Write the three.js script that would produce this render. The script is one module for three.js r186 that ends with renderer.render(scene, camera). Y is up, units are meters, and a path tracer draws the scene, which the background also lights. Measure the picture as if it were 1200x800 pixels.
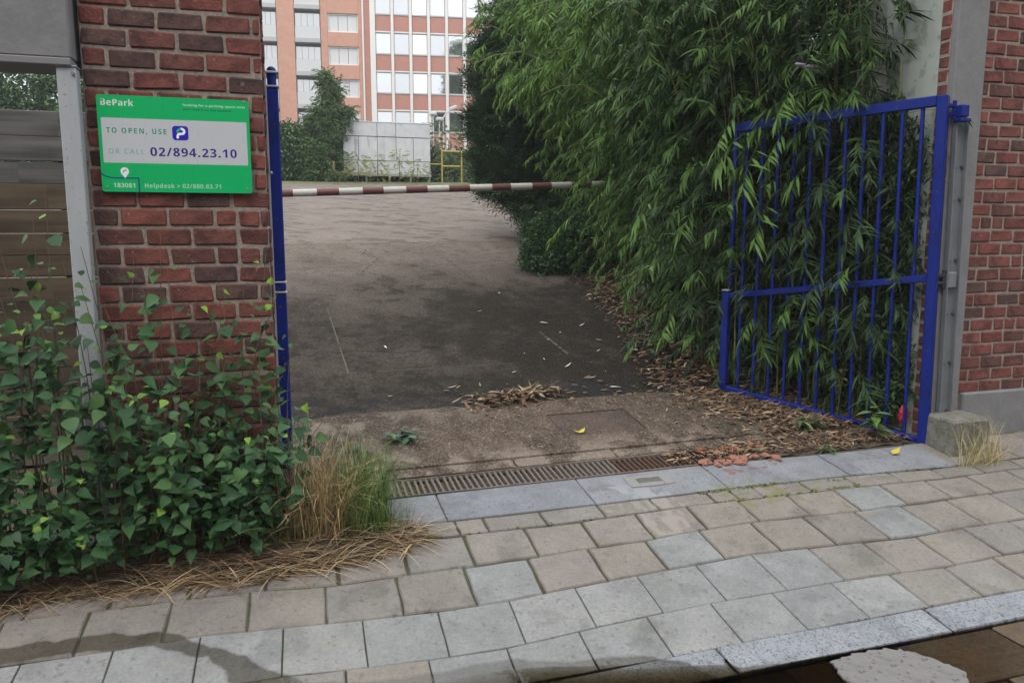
import * as THREE from 'three';
import { mergeGeometries, mergeVertices } from 'three/addons/utils/BufferGeometryUtils.js';

// ---------------------------------------------------------------- camera, sky, sun, exposure
const YAW = 17.02 * Math.PI / 180, PITCH = 8.2 * Math.PI / 180;
const scene = new THREE.Scene();
const camera = new THREE.PerspectiveCamera(47.0, 1024 / 682, 0.05, 600);
camera.position.set(0, 1.944, 0);
camera.rotation.order = 'YXZ';
camera.rotation.set(-PITCH, -YAW, 0);
scene.add(camera);
const renderer = new THREE.WebGLRenderer({ antialias: true });
renderer.setSize(1024, 682);
renderer.toneMapping = THREE.LinearToneMapping;
renderer.toneMappingExposure = 1.75;
renderer.shadowMap.enabled = true;
const SKY_W = 256, SKY_H = 128, skyData = new Float32Array(SKY_W * SKY_H * 4);
const rnd0 = rng(5);
{
  // overcast: a pale even layer, brighter towards the zenith, with very soft cloud mottling
  const n = noiseTile(256, 8, 4, 99);
  for (let j = 0; j < SKY_H; j++) for (let i = 0; i < SKY_W; i++) {
    const up = ((j + 0.5) / SKY_H - 0.5) * Math.PI, s = Math.max(0, Math.sin(up));
    const m = 1 + (n[(j * 2) * 256 + i] - 0.5) * 0.22 * Math.min(1, s * 3);
    const l = (0.72 + 0.62 * s) * m, o = (j * SKY_W + i) * 4;
    skyData[o] = l * 0.965; skyData[o + 1] = l * 0.995; skyData[o + 2] = l * 1.03; skyData[o + 3] = 1;
  }
}
const skyTex = new THREE.DataTexture(skyData, SKY_W, SKY_H, THREE.RGBAFormat, THREE.FloatType);
skyTex.mapping = THREE.EquirectangularReflectionMapping; skyTex.magFilter = THREE.LinearFilter; skyTex.needsUpdate = true;
scene.background = skyTex; scene.environment = skyTex;
const sun = new THREE.DirectionalLight(0xfff3e2, 0.7);
sun.position.set(-14, 30, 10); sun.target.position.set(2, 0, -8);
sun.castShadow = true; sun.shadow.radius = 30; sun.shadow.mapSize.set(2048, 2048);
Object.assign(sun.shadow.camera, { left: -30, right: 30, top: 40, bottom: -30, near: 1, far: 120 });
scene.add(sun, sun.target);

// ---------------------------------------------------------------- helpers
function rng(seed) { let a = seed >>> 0; return () => { a = (a + 0x6d2b79f5) | 0; let t = Math.imul(a ^ (a >>> 15), 1 | a); t = (t + Math.imul(t ^ (t >>> 7), 61 | t)) ^ t; return ((t ^ (t >>> 14)) >>> 0) / 4294967296; }; }
const R = rng(1234);
const rr = (a, b, f = R) => a + (b - a) * f();
const clamp = (x, a = 0, b = 1) => Math.min(b, Math.max(a, x));
const lerp = (a, b, t) => a + (b - a) * t;
const sstep = (a, b, x) => { const t = clamp((x - a) / (b - a)); return t * t * (3 - 2 * t); };
// tileable fractal value noise in 0..1
function noiseTile(size, cells, oct, seed, hsize = size) {
  const f = rng(seed), out = new Float32Array(size * hsize); let amp = 1, sum = 0, c = cells;
  for (let o = 0; o < oct; o++) {
    const cy = Math.max(1, Math.round(c * hsize / size)), L = new Float32Array(c * cy); for (let i = 0; i < L.length; i++) L[i] = f();
    const sx = c / size, sy = cy / hsize;
    for (let y = 0; y < hsize; y++) {
      const fy = y * sy, y0 = Math.floor(fy), ty = fy - y0, wy = ty * ty * (3 - 2 * ty), ya = (y0 % cy) * c, yb = ((y0 + 1) % cy) * c;
      for (let x = 0; x < size; x++) {
        const fx = x * sx, x0 = Math.floor(fx), tx = fx - x0, wx = tx * tx * (3 - 2 * tx), xa = x0 % c, xb = (x0 + 1) % c;
        const p = L[ya + xa] + (L[ya + xb] - L[ya + xa]) * wx, q = L[yb + xa] + (L[yb + xb] - L[yb + xa]) * wx;
        out[y * size + x] += amp * (p + (q - p) * wy);
      }
    }
    sum += amp; amp *= 0.55; c *= 2; if (c > size / 2) break;
  }
  for (let i = 0; i < out.length; i++) out[i] /= sum;
  return out;
}
const toS = (v) => { v = clamp(v); return v <= 0.0031308 ? v * 12.92 : 1.055 * Math.pow(v, 1 / 2.4) - 0.055; };
// texture from a function that gives [r, g, b] linear (or one number for data)
function texFn(w, h, fn, srgb = true) {
  const d = new Uint8Array(w * h * 4);
  for (let y = 0; y < h; y++) for (let x = 0; x < w; x++) {
    const c = fn(x, y, (x + 0.5) / w, (y + 0.5) / h), o = (y * w + x) * 4;
    if (typeof c === 'number') { d[o] = d[o + 1] = d[o + 2] = clamp(c) * 255; } else for (let k = 0; k < 3; k++) d[o + k] = (srgb ? toS(c[k]) : clamp(c[k])) * 255;
    d[o + 3] = 255;
  }
  const t = new THREE.DataTexture(d, w, h, THREE.RGBAFormat); t.magFilter = THREE.LinearFilter; t.minFilter = THREE.LinearMipmapLinearFilter; t.generateMipmaps = true;
  t.wrapS = t.wrapT = THREE.RepeatWrapping; if (srgb) t.colorSpace = THREE.SRGBColorSpace; t.needsUpdate = true; return t;
}
const lin = (r, g, b) => new THREE.Color().setRGB(r, g, b);
const std = (c, o = {}) => new THREE.MeshStandardMaterial({ color: c, roughness: 0.85, ...o });
const phys = (c, o = {}) => new THREE.MeshPhysicalMaterial({ color: c, roughness: 0.6, ...o });
const used = {};
function numbered(n) { if (!(n in used)) { used[n] = 0; return n; } used[n]++; return n + '_' + String(used[n]).padStart(3, '0'); }
function shade(o) { o.traverse((m) => { if (m.isMesh) { m.castShadow = true; m.receiveShadow = true; } }); return o; }
function tag(o, label, category, group, kind) { if (label) o.userData.label = label; if (category) o.userData.category = category; if (group) o.userData.group = group; if (kind) o.userData.kind = kind; return o; }
function thing(name, label, category, pos = [0, 0, 0], group, turn = 0) {
  const g = new THREE.Group(); g.name = numbered(name); g.position.set(...pos); g.rotation.y = turn; scene.add(g); return tag(g, label, category, group);
}
function part(name, geo, mat, parent) { const m = new THREE.Mesh(geo, mat); m.name = name; m.castShadow = m.receiveShadow = true; parent.add(m); return m; }
function struct(name, geo, mat, label) { const m = geo ? new THREE.Mesh(geo, mat) : new THREE.Group(); m.name = numbered(name); m.castShadow = m.receiveShadow = true; scene.add(m); m.userData.kind = 'structure'; if (label) m.userData.label = label; return m; }
function single(name, geo, mat, label, category, group, kind) { const m = new THREE.Mesh(geo, mat); m.name = numbered(name); m.castShadow = m.receiveShadow = true; scene.add(m); return tag(m, label, category, group, kind); }
function put(geo, x = 0, y = 0, z = 0, rx = 0, ry = 0, rz = 0) { geo.applyMatrix4(new THREE.Matrix4().compose(new THREE.Vector3(x, y, z), new THREE.Quaternion().setFromEuler(new THREE.Euler(rx, ry, rz)), new THREE.Vector3(1, 1, 1))); return geo; }
function merged(list) { const l = list.map((g) => { const h = g.index ? g.toNonIndexed() : g; for (const k of Object.keys(h.attributes)) if (!['position', 'normal', 'uv'].includes(k)) h.deleteAttribute(k); return h; }); return mergeGeometries(l); }
function fromTris(pos, uv) { const g = new THREE.BufferGeometry(); g.setAttribute('position', new THREE.Float32BufferAttribute(pos, 3)); if (uv) g.setAttribute('uv', new THREE.Float32BufferAttribute(uv, 2)); g.computeVertexNormals(); return g; }
// chamfered box, 44 triangles, uv in metres (by the face's main axis) plus an offset
function bbox(w, h, d, b = 0.004, jit = 0, f = R, ou = 0, ov = 0) {
  b = Math.min(b, w * 0.45, h * 0.45, d * 0.45);
  const H = [w / 2, h / 2, d / 2], V = {};
  for (const sx of [-1, 1]) for (const sy of [-1, 1]) for (const sz of [-1, 1]) {
    const s = [sx, sy, sz], j = [rr(-jit, jit, f), rr(-jit, jit, f), rr(-jit, jit, f)];
    for (let a = 0; a < 3; a++) V[s.join() + a] = s.map((q, k) => q * (H[k] - (k === a ? 0 : b)) + j[k]);
  }
  const pos = [], uv = [];
  const face = (vs, ax) => {
    const [A, B, C] = vs, n = [(B[1] - A[1]) * (C[2] - A[2]) - (B[2] - A[2]) * (C[1] - A[1]), (B[2] - A[2]) * (C[0] - A[0]) - (B[0] - A[0]) * (C[2] - A[2]), (B[0] - A[0]) * (C[1] - A[1]) - (B[1] - A[1]) * (C[0] - A[0])];
    const c = [0, 1, 2].map((k) => vs.reduce((s, v) => s + v[k], 0)); if (n[0] * c[0] + n[1] * c[1] + n[2] * c[2] < 0) vs = vs.slice().reverse();
    for (let i = 1; i + 1 < vs.length; i++) for (const v of [vs[0], vs[i], vs[i + 1]]) { pos.push(...v); uv.push(...(ax === 0 ? [v[2] + ou, v[1] + ov] : ax === 1 ? [v[0] + ou, v[2] + ov] : [v[0] + ou, v[1] + ov])); }
  };
  const k = (s, a) => V[s.join() + a];
  for (let a = 0; a < 3; a++) for (const q of [-1, 1]) {
    const o = [0, 1, 2].filter((t) => t !== a), mk = (p, r) => { const s = [0, 0, 0]; s[a] = q; s[o[0]] = p; s[o[1]] = r; return s; };
    face([k(mk(-1, -1), a), k(mk(1, -1), a), k(mk(1, 1), a), k(mk(-1, 1), a)], a);
  }
  for (let a = 0; a < 3; a++) { const [p, r] = [0, 1, 2].filter((t) => t !== a); for (const sp of [-1, 1]) for (const sr of [-1, 1]) { const mk = (t) => { const s = [0, 0, 0]; s[a] = t; s[p] = sp; s[r] = sr; return s; }; face([k(mk(-1), p), k(mk(1), p), k(mk(1), r), k(mk(-1), r)], p); } }
  for (const sx of [-1, 1]) for (const sy of [-1, 1]) for (const sz of [-1, 1]) face([0, 1, 2].map((a) => k([sx, sy, sz], a)), 2);
  return fromTris(pos, uv);
}
// box beam between two points
function beam(a, b, w, h, bev = 0.003) {
  const A = new THREE.Vector3(...a), B = new THREE.Vector3(...b), L = A.distanceTo(B), g = bbox(w, h, L, bev);
  const q = new THREE.Matrix4().lookAt(A, B, Math.abs(B.y - A.y) > 0.95 * L ? new THREE.Vector3(0, 0, 1) : new THREE.Vector3(0, 1, 0));
  g.applyMatrix4(q); const m = A.add(B).multiplyScalar(0.5); g.translate(m.x, m.y, m.z); return g;
}
function tube(pts, r0, r1 = r0, seg = 8, rad = 6) {
  const c = new THREE.CatmullRomCurve3(pts.map((p) => (p.isVector3 ? p : new THREE.Vector3(...p)))), g = new THREE.TubeGeometry(c, seg, 1, rad, false), p = g.attributes.position, o = new THREE.Vector3(), v = new THREE.Vector3();
  for (let i = 0; i <= seg; i++) { c.getPointAt(i / seg, o); const r = lerp(r0, r1, i / seg); for (let j = 0; j <= rad; j++) { const k = i * (rad + 1) + j; v.fromBufferAttribute(p, k).sub(o).multiplyScalar(r).add(o); p.setXYZ(k, v.x, v.y, v.z); } }
  return g;
}
const DIP = (x, d) => -0.017 * Math.exp(-(((x - 0.78) / 0.5) ** 2)) * sstep(3.1, 2.6, d);
const G = (x, d) => 0.0098 * clamp(x, -40, 40) + (d < 24 ? 0.1313 * d : 3.151 + 0.525 * (1 - Math.exp(-(d - 24) / 4))) + DIP(x, d);
const at = (x, d, lift = 0) => [x, G(x, d) + lift, -d];
const M4 = new THREE.Matrix4(), Q = new THREE.Quaternion(), E3 = new THREE.Euler();
const mat4 = (p, e, s) => new THREE.Matrix4().compose(new THREE.Vector3(...p), new THREE.Quaternion().setFromEuler(e.isEuler ? e : new THREE.Euler(...e)), typeof s === 'number' ? new THREE.Vector3(s, s, s) : new THREE.Vector3(...s));
// many copies of one geometry as stuff
function copies(name, geo, mat, list, colors, parent) {
  const m = new THREE.InstancedMesh(geo, mat, list.length); list.forEach((x, i) => { m.setMatrixAt(i, x); if (colors) m.setColorAt(i, colors[i]); });
  m.name = parent ? name : numbered(name); m.castShadow = m.receiveShadow = true; m.userData.kind = 'stuff'; (parent || scene).add(m); return m;
}
// leaf blade along +z, lying in xz, tip drooping; width profile w(t)
function leafGeo(len, wid, prof, st = 5, fold = 0.25, droop = 0.2, twist = 0) {
  const pos = [], uv = [], row = [];
  for (let i = 0; i <= st; i++) { const t = i / st, w = wid * 0.5 * prof(t), z = len * t, y = -droop * len * t * t, a = twist * t, c = Math.cos(a), s = Math.sin(a); row.push([[-w * c, y + fold * w - w * s, z], [0, y, z], [w * c, y + fold * w + w * s, z]]); }
  for (let i = 0; i < st; i++) for (let k = 0; k < 2; k++) { const a = row[i][k], b = row[i][k + 1], c = row[i + 1][k + 1], d = row[i + 1][k]; if (i > 0 || prof(0) > 0.01) { pos.push(...a, ...c, ...b); uv.push(0, 0, 1, 1, 1, 0); } if (i < st - 1 || prof(1) > 0.01) { pos.push(...a, ...d, ...c); uv.push(0, 0, 0, 1, 1, 1); } }
  const g0 = new THREE.BufferGeometry(); g0.setAttribute('position', new THREE.Float32BufferAttribute(pos, 3)); g0.setAttribute('uv', new THREE.Float32BufferAttribute(uv, 2)); const g = mergeVertices(g0.deleteAttribute('uv'), 1e-6); g.computeVertexNormals(); const h = g.toNonIndexed(); h.setAttribute('uv', new THREE.Float32BufferAttribute(uv, 2)); return h;
}
const OVATE = (t) => interp([[0, 0.1], [0.05, 0.5], [0.125, 0.84], [0.25, 1], [0.375, 0.97], [0.5, 0.83], [0.625, 0.61], [0.75, 0.36], [0.875, 0.13], [1, 0]], t);
const LANCE = (t) => Math.sin(Math.PI * Math.pow(t, 0.7)) * (1 - 0.3 * t);
// grid sheet in (x, d) with a height function
function sheet(x0, x1, d0, d1, nx, nd, hf, us = 1) {
  const pos = [], uv = [], idx = [];
  for (let j = 0; j <= nd; j++) for (let i = 0; i <= nx; i++) { const x = lerp(x0, x1, i / nx), d = lerp(d0, d1, j / nd); pos.push(x, hf(x, d), -d); uv.push(x * us, d * us); }
  for (let j = 0; j < nd; j++) for (let i = 0; i < nx; i++) { const a = j * (nx + 1) + i, b = a + 1, c = a + nx + 1, e = c + 1; idx.push(a, b, e, a, e, c); }
  const g = new THREE.BufferGeometry(); g.setAttribute('position', new THREE.Float32BufferAttribute(pos, 3)); g.setAttribute('uv', new THREE.Float32BufferAttribute(uv, 2)); g.setIndex(idx); g.computeVertexNormals(); return g;
}
const interp = (tab, x) => { if (x <= tab[0][0]) return tab[0][1]; for (let i = 1; i < tab.length; i++) if (x <= tab[i][0]) return lerp(tab[i - 1][1], tab[i][1], (x - tab[i - 1][0]) / (tab[i][0] - tab[i - 1][0])); return tab[tab.length - 1][1]; };
const inPoly = (x, y, P) => { let c = false; for (let i = 0, j = P.length - 1; i < P.length; j = i++) if ((P[i][1] > y) !== (P[j][1] > y) && x < ((P[j][0] - P[i][0]) * (y - P[i][1])) / (P[j][1] - P[i][1]) + P[i][0]) c = !c; return c; };

// ---------------------------------------------------------------- shared noises and materials
const N_A = noiseTile(512, 8, 6, 11), N_B = noiseTile(512, 16, 5, 23), N_C = noiseTile(512, 64, 3, 37);
const smp = (N, u, v, s = 512) => { const x = ((u * s) % s + s) % s, y = ((v * s) % s + s) % s, x0 = Math.floor(x), y0 = Math.floor(y), x1 = (x0 + 1) % s, y1 = (y0 + 1) % s, a = x - x0, b = y - y0; return lerp(lerp(N[y0 * s + x0], N[y0 * s + x1], a), lerp(N[y1 * s + x0], N[y1 * s + x1], a), b); };
const PX0 = -1.8, PX1 = 5.4, PD0 = 2.2, PD1 = 4.2, PW = 2048, PH = 576;
const WET = [[-1.7, 3.2], [-1.2, 3.15], [-0.83, 3.13], [-0.73, 3.14], [-0.64, 3.15], [-0.58, 3.12], [-0.46, 3.11], [-0.39, 3.07], [-0.31, 3.0], [-0.24, 2.96], [-0.14, 2.86], [-0.05, 2.77], [0.05, 2.68], [0.27, 2.63], [0.54, 2.635], [0.79, 2.65], [0.87, 2.62], [1.05, 2.565], [1.18, 2.535], [1.31, 2.505], [1.42, 2.44], [1.5, 2.3], [1.5, 2.2], [-0.1, 2.2], [-0.2, 2.75], [-0.29, 2.91], [-0.42, 2.985], [-0.51, 3.03], [-0.57, 3.03], [-0.81, 3.04], [-1.2, 3.02], [-1.7, 3.05]];
const SMEAR = [[1.72, 3.86], [1.93, 3.84], [2.02, 3.7], [2.05, 3.58], [2.0, 3.48], [1.9, 3.33], [1.74, 3.31], [1.72, 3.45], [1.8, 3.55], [1.62, 3.6], [1.66, 3.66], [1.85, 3.68]];
const RED = [[2.48, 3.86], [2.56, 3.84], [2.66, 3.87], [2.82, 3.86], [2.86, 3.91], [2.74, 3.93], [2.6, 3.9], [2.5, 3.92]];
const wetAt = (x, d) => { const k = (smp(N_A, x * 0.31, d * 0.31) - 0.5) * 0.09 + (smp(N_B, x * 0.9, d * 0.9) - 0.5) * 0.03; return inPoly(x + k, d + k * 0.8, WET) ? 1 : 0; };
const wetGrid = new Uint8Array(PW * PH);
for (let y = 0; y < PH; y++) for (let x = 0; x < PW; x++) wetGrid[y * PW + x] = wetAt(lerp(PX0, PX1, (x + 0.5) / PW), lerp(PD0, PD1, (y + 0.5) / PH));
const wetK = (i, j) => { let s = 0; for (let b = -2; b <= 2; b++) for (let a = -2; a <= 2; a++) s += wetGrid[clamp(j + b, 0, PH - 1) * PW + clamp(i + a, 0, PW - 1)]; return s / 25; };
const paveMap = texFn(PW, PH, (i, j, u, v) => {
  const x = lerp(PX0, PX1, u), d = lerp(PD0, PD1, v);
  const fine = smp(N_C, x * 1.7, d * 1.7), mid = smp(N_B, x * 0.55, d * 0.55), big = smp(N_A, x * 0.23 + 0.3, d * 0.23);
  let m = 0.78 + (fine - 0.5) * 0.34 + (mid - 0.5) * 0.3 + (big - 0.5) * 0.22;
  const pit = smp(N_C, x * 0.83 + 0.5, d * 0.83); if (pit > 0.74) m *= 0.72;
  const blot = smp(N_B, x * 0.37 + 0.7, d * 0.37 + 0.2); m *= 1 - 0.2 * sstep(0.6, 0.74, blot);
  if (d < 2.49 && x > 0.9) { const k = smp(N_C, x * 2.6 + 0.1, d * 2.6); m *= k > 0.66 ? 0.45 : 1.04; }
  let c = [m, m, m];
  const lich = smp(N_A, x * 0.7 + 0.2, d * 0.7 + 0.6); if (d > 2.5) { const k = sstep(0.58, 0.72, lich) * 0.25; c = [c[0] * lerp(1, 0.95, k), c[1] * lerp(1, 0.97, k), c[2] * lerp(1, 0.8, k)]; }
  const n2 = (smp(N_B, x * 1.1 + 0.4, d * 1.1) - 0.5) * 0.16, n3 = (smp(N_A, x * 0.6, d * 0.6 + 0.5) - 0.5) * 0.12;
  if (inPoly(x + n2, d + n3, SMEAR)) { const k = sstep(0.35, 0.6, smp(N_B, x * 1.5 + 0.8, d * 0.5)) * 0.85; c = c.map((q, t) => lerp(q, [1.05, 1.05, 1.02][t], k)); }
  if (inPoly(x + n3, d + n3 * 0.6, RED)) { const k = sstep(0.4, 0.62, smp(N_B, x * 1.5 + 0.1, d * 1.5)) * 0.75; c = c.map((q, t) => lerp(q, [0.75, 0.28, 0.2][t], k)); }
  const spot = Math.exp(-(((x - 2.92) / 0.06) ** 2 + ((d - 3.22) / 0.03) ** 2)); if (spot > 0.3) { const k = 0.5 * sstep(0.35, 0.6, fine); c = c.map((q, t) => lerp(q, [0.8, 0.42, 0.3][t], k)); }
  const gm = sstep(0.25, 0.05, Math.abs(d - 3.6)) * sstep(2.15, 2.4, x) * sstep(3.3, 2.9, x) + sstep(0.2, 0.02, Math.abs(d - 3.58)) * sstep(1.1, 0.6, x) * 0.6;
  if (gm > 0) { const k = gm * sstep(0.5, 0.66, smp(N_B, x * 1.3 + 0.6, d * 1.3)) * 0.8; c = c.map((q, t) => lerp(q, [0.62, 0.66, 0.3][t], k)); }
  const wk = wetK(i, j); if (wk > 0) c = [c[0] * lerp(1, 0.46, wk), c[1] * lerp(1, 0.44, wk), c[2] * lerp(1, 0.4, wk)];
  return c;
});
const paveRough = texFn(PW, PH, (i, j) => (wetGrid[j * PW + i] ? 0.2 : 0.86 + (N_C[(j % 512) * 512 + (i % 512)] - 0.5) * 0.16), false);
const paveBump = texFn(512, 512, (i, j) => N_C[j * 512 + i] * 0.7 + N_B[j * 512 + i] * 0.3, false); paveBump.repeat.set(7, 2);
const PK = 0.64;
const pave = (r, g, b, o = {}) => std(lin(r * PK, g * PK, b * PK), { map: paveMap, roughnessMap: paveRough, roughness: 1, bumpMap: paveBump, bumpScale: 0.002, ...o });
const M = {};
M.greys = [pave(0.42, 0.425, 0.425), pave(0.44, 0.445, 0.44), pave(0.395, 0.405, 0.405), pave(0.425, 0.43, 0.42)];
M.beiges = [pave(0.38, 0.345, 0.305), pave(0.4, 0.36, 0.315), pave(0.36, 0.335, 0.295), pave(0.39, 0.35, 0.315), pave(0.365, 0.345, 0.315)];
M.bluestone = [pave(0.37, 0.385, 0.425), pave(0.34, 0.355, 0.4), pave(0.385, 0.4, 0.435)];
M.granite = [pave(0.42, 0.445, 0.49), pave(0.4, 0.425, 0.47)];

const soilTex = texFn(512, 512, (i, j) => { const a = N_A[j * 512 + i], b = N_C[j * 512 + i]; const m = 0.5 + a * 0.7 + (b - 0.5) * 0.6; return [0.11 * m, 0.085 * m, 0.06 * m]; });
const gravelTex = texFn(1024, 1024, (i, j, u, v) => { const a = smp(N_A, u, v), b = smp(N_C, u * 2, v * 2), c = smp(N_C, u * 4 + 0.3, v * 4); const m = 0.7 + a * 0.5 + (b - 0.5) * 0.25 + (c - 0.5) * 0.4; const k = sstep(0.5, 0.66, smp(N_A, u * 2 + 0.3, v * 2)) * 0.35; return [0.192 * m * (1 - k), 0.163 * m * (1 - k), 0.142 * m * (1 - k)]; });
const roadTex = texFn(512, 512, (i, j) => { const m = 0.55 + N_A[j * 512 + i] * 0.5 + (N_C[j * 512 + i] - 0.5) * 0.9; return [0.075 * m, 0.073 * m, 0.07 * m]; });
M.soil = std(0xffffff, { map: soilTex, bumpMap: paveBump, bumpScale: 0.01, roughness: 1 });
M.gravel = phys(0xffffff, { map: gravelTex, roughness: 1, specularIntensity: 0.3 });
M.road = std(0xffffff, { map: roadTex, roughness: 0.9 });
M.dirt = std(lin(0.075, 0.062, 0.044), { map: null, roughness: 1, bumpMap: paveBump, bumpScale: 0.004 });

// ---------------------------------------------------------------- terrain, road and gutter
{
  // soil and yard ground of the whole hill, one sheet (the slabs of the drive lie on it)
  const low = (x, d) => G(x, d) - (d > 12 ? 0.02 : 0.035) - (d < 3.4 ? 0.06 : 0);
  const soil = sheet(-70, 70, 2.6, 110, 90, 110, (x, d) => low(x, d), 0.5);
  struct('ground', soil, M.soil, 'dark soil and yard ground of the hillside');
  // road on the camera's side, falling gently away from the gutter's crown
  struct('road', sheet(-60, 60, -40, 1.72, 40, 40, (x, d) => 0.31 + 0.0098 * x + 0.02 * sstep(1.7, -3, d) - 0.03 * sstep(-3, -9, d), 1.2), M.road, 'worn dark asphalt of the street');
}
// gutter of brown setts, mostly under the puddle
const GUT = (x) => 0.292 + 0.0125 * (x - 1.0) + 0.012 * sstep(2.1, 2.6, x);
{
  const g = struct('gutter', sheet(-8, 12, 1.5, 2.345, 80, 6, (x, d) => GUT(x) - 0.016 + (2.3 - d) * 0.012, 1), M.dirt, 'gutter of wet brown concrete blocks along the kerb');
  const settTex = texFn(512, 512, (i, j) => { const m = 0.5 + N_A[j * 512 + i] * 0.55 + (N_C[j * 512 + i] - 0.5) * 0.8; return [0.15 * m, 0.115 * m, 0.075 * m]; });
  const mats = [0xffffff, 0xd8d0c4, 0xc4b8ac].map((c) => std(c, { map: settTex, roughness: 0.5 }));
  const f = rng(77);
  for (let k = 0; k < 2; k++) for (let x = -1.6 + k * 0.23; x < 5.6;) {
    const w = rr(0.46, 0.5, f), d = 2.15 - k * 0.302; const s = bbox(w - 0.005, 0.06, 0.297, 0.006, 0.003, f, f() * 3, f() * 3); s.rotateZ(0.0125); s.translate(x + w / 2, GUT(x + w / 2) - 0.022 + rr(-0.002, 0.002, f) + k * 0.0036, -d);
    part('gutter_block', s, mats[Math.floor(f() * 3)], g); x += w;
  }
}

// ---------------------------------------------------------------- pavement
const L2 = [[-1.8, 3.04], [-0.74, 3.038], [-0.32, 3.045], [-0.01, 3.018], [0.29, 2.99], [0.59, 2.974], [0.88, 2.972], [1.18, 2.992], [1.48, 3.01], [1.8, 3.024], [2.12, 3.04], [2.42, 3.024], [2.74, 3.008], [3.03, 2.985], [3.4, 3.0], [5.4, 3.0]];
const L1 = [[-1.8, 2.76], [0, 2.735], [0.31, 2.708], [0.8, 2.7], [1.2, 2.722], [1.7, 2.742], [2.4, 2.744], [2.95, 2.72], [3.2, 2.735], [5.4, 2.73]];
const L0 = [[-1.8, 2.5], [0.8, 2.49], [1.4, 2.475], [2.6, 2.482], [5.4, 2.48]];
const L3 = [[-1.8, 3.33], [-0.78, 3.322], [-0.15, 3.308], [0.16, 3.268], [0.5, 3.268], [0.83, 3.264], [1.14, 3.268], [1.43, 3.28], [1.68, 3.278], [1.94, 3.3], [2.25, 3.315], [2.56, 3.3], [2.87, 3.28], [3.3, 3.28], [5.4, 3.28]];
const L4 = [[-1.8, 3.56], [0.5, 3.545], [0.83, 3.543], [1.12, 3.54], [1.39, 3.525], [2.06, 3.556], [2.4, 3.536], [3.0, 3.53], [3.6, 3.5], [5.4, 3.5]];
const L5 = [[-1.8, 3.69], [0.6, 3.695], [1.2, 3.676], [2.0, 3.676], [2.6, 3.676], [3.2, 3.66], [3.75, 3.62], [5.4, 3.62]];
function slabGeo(c, gap, f, lift = 0, th = 0.05, bev = 0.006, jit = 0.0025, tilt = 0) {
  // c: near-left, near-right, far-right, far-left in (x, d); returns a chamfered slab whose top follows the ground
  const cx = c.reduce((s, p) => s + p[0], 0) / 4, cd = c.reduce((s, p) => s + p[1], 0) / 4, seg = 3, O = [], I = [];
  const tx = rr(-tilt, tilt, f), td = rr(-tilt, tilt, f), h = (x, d) => G(x, d) + lift + tx * (x - cx) + td * (d - cd);
  const inset = (p, e) => { const vx = p[0] - cx, vd = p[1] - cd; return [cx + vx * (1 - e / Math.max(0.05, Math.abs(vx))), cd + vd * (1 - e / Math.max(0.03, Math.abs(vd)))]; };
  const q = c.map((p) => inset(p, gap / 2));
  for (let e = 0; e < 4; e++) for (let i = 0; i < seg; i++) { const t = i / seg, a = q[e], b = q[(e + 1) % 4], j = i ? jit : jit * 0.6; const p = [lerp(a[0], b[0], t) + rr(-j, j, f), lerp(a[1], b[1], t) + rr(-j, j, f)]; O.push(p); I.push([p[0] + (cx - p[0]) * bev * 5, p[1] + (cd - p[1]) * bev * 5]); }
  const pos = [], uv = [], n = O.length, U = (p) => [(p[0] - PX0) / (PX1 - PX0), (p[1] - PD0) / (PD1 - PD0)];
  const tri = (a, b, d) => { for (const v of [a, b, d]) { pos.push(v[0], v[1], -v[2]); uv.push(...U([v[0], v[2]])); } };
  const top = (p) => [p[0], h(p[0], p[1]), p[1]], mid = (p) => [p[0], h(p[0], p[1]) - bev, p[1]], bot = (p) => [p[0], h(p[0], p[1]) - th, p[1]], C = top([cx, cd]);
  for (let i = 0; i < n; i++) { const k = (i + 1) % n; tri(C, top(I[i]), top(I[k])); tri(top(I[i]), mid(O[i]), mid(O[k])); tri(top(I[i]), mid(O[k]), top(I[k])); tri(mid(O[i]), bot(O[i]), bot(O[k])); tri(mid(O[i]), bot(O[k]), mid(O[k])); }
  const g = fromTris(pos, uv); return g;
}
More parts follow.
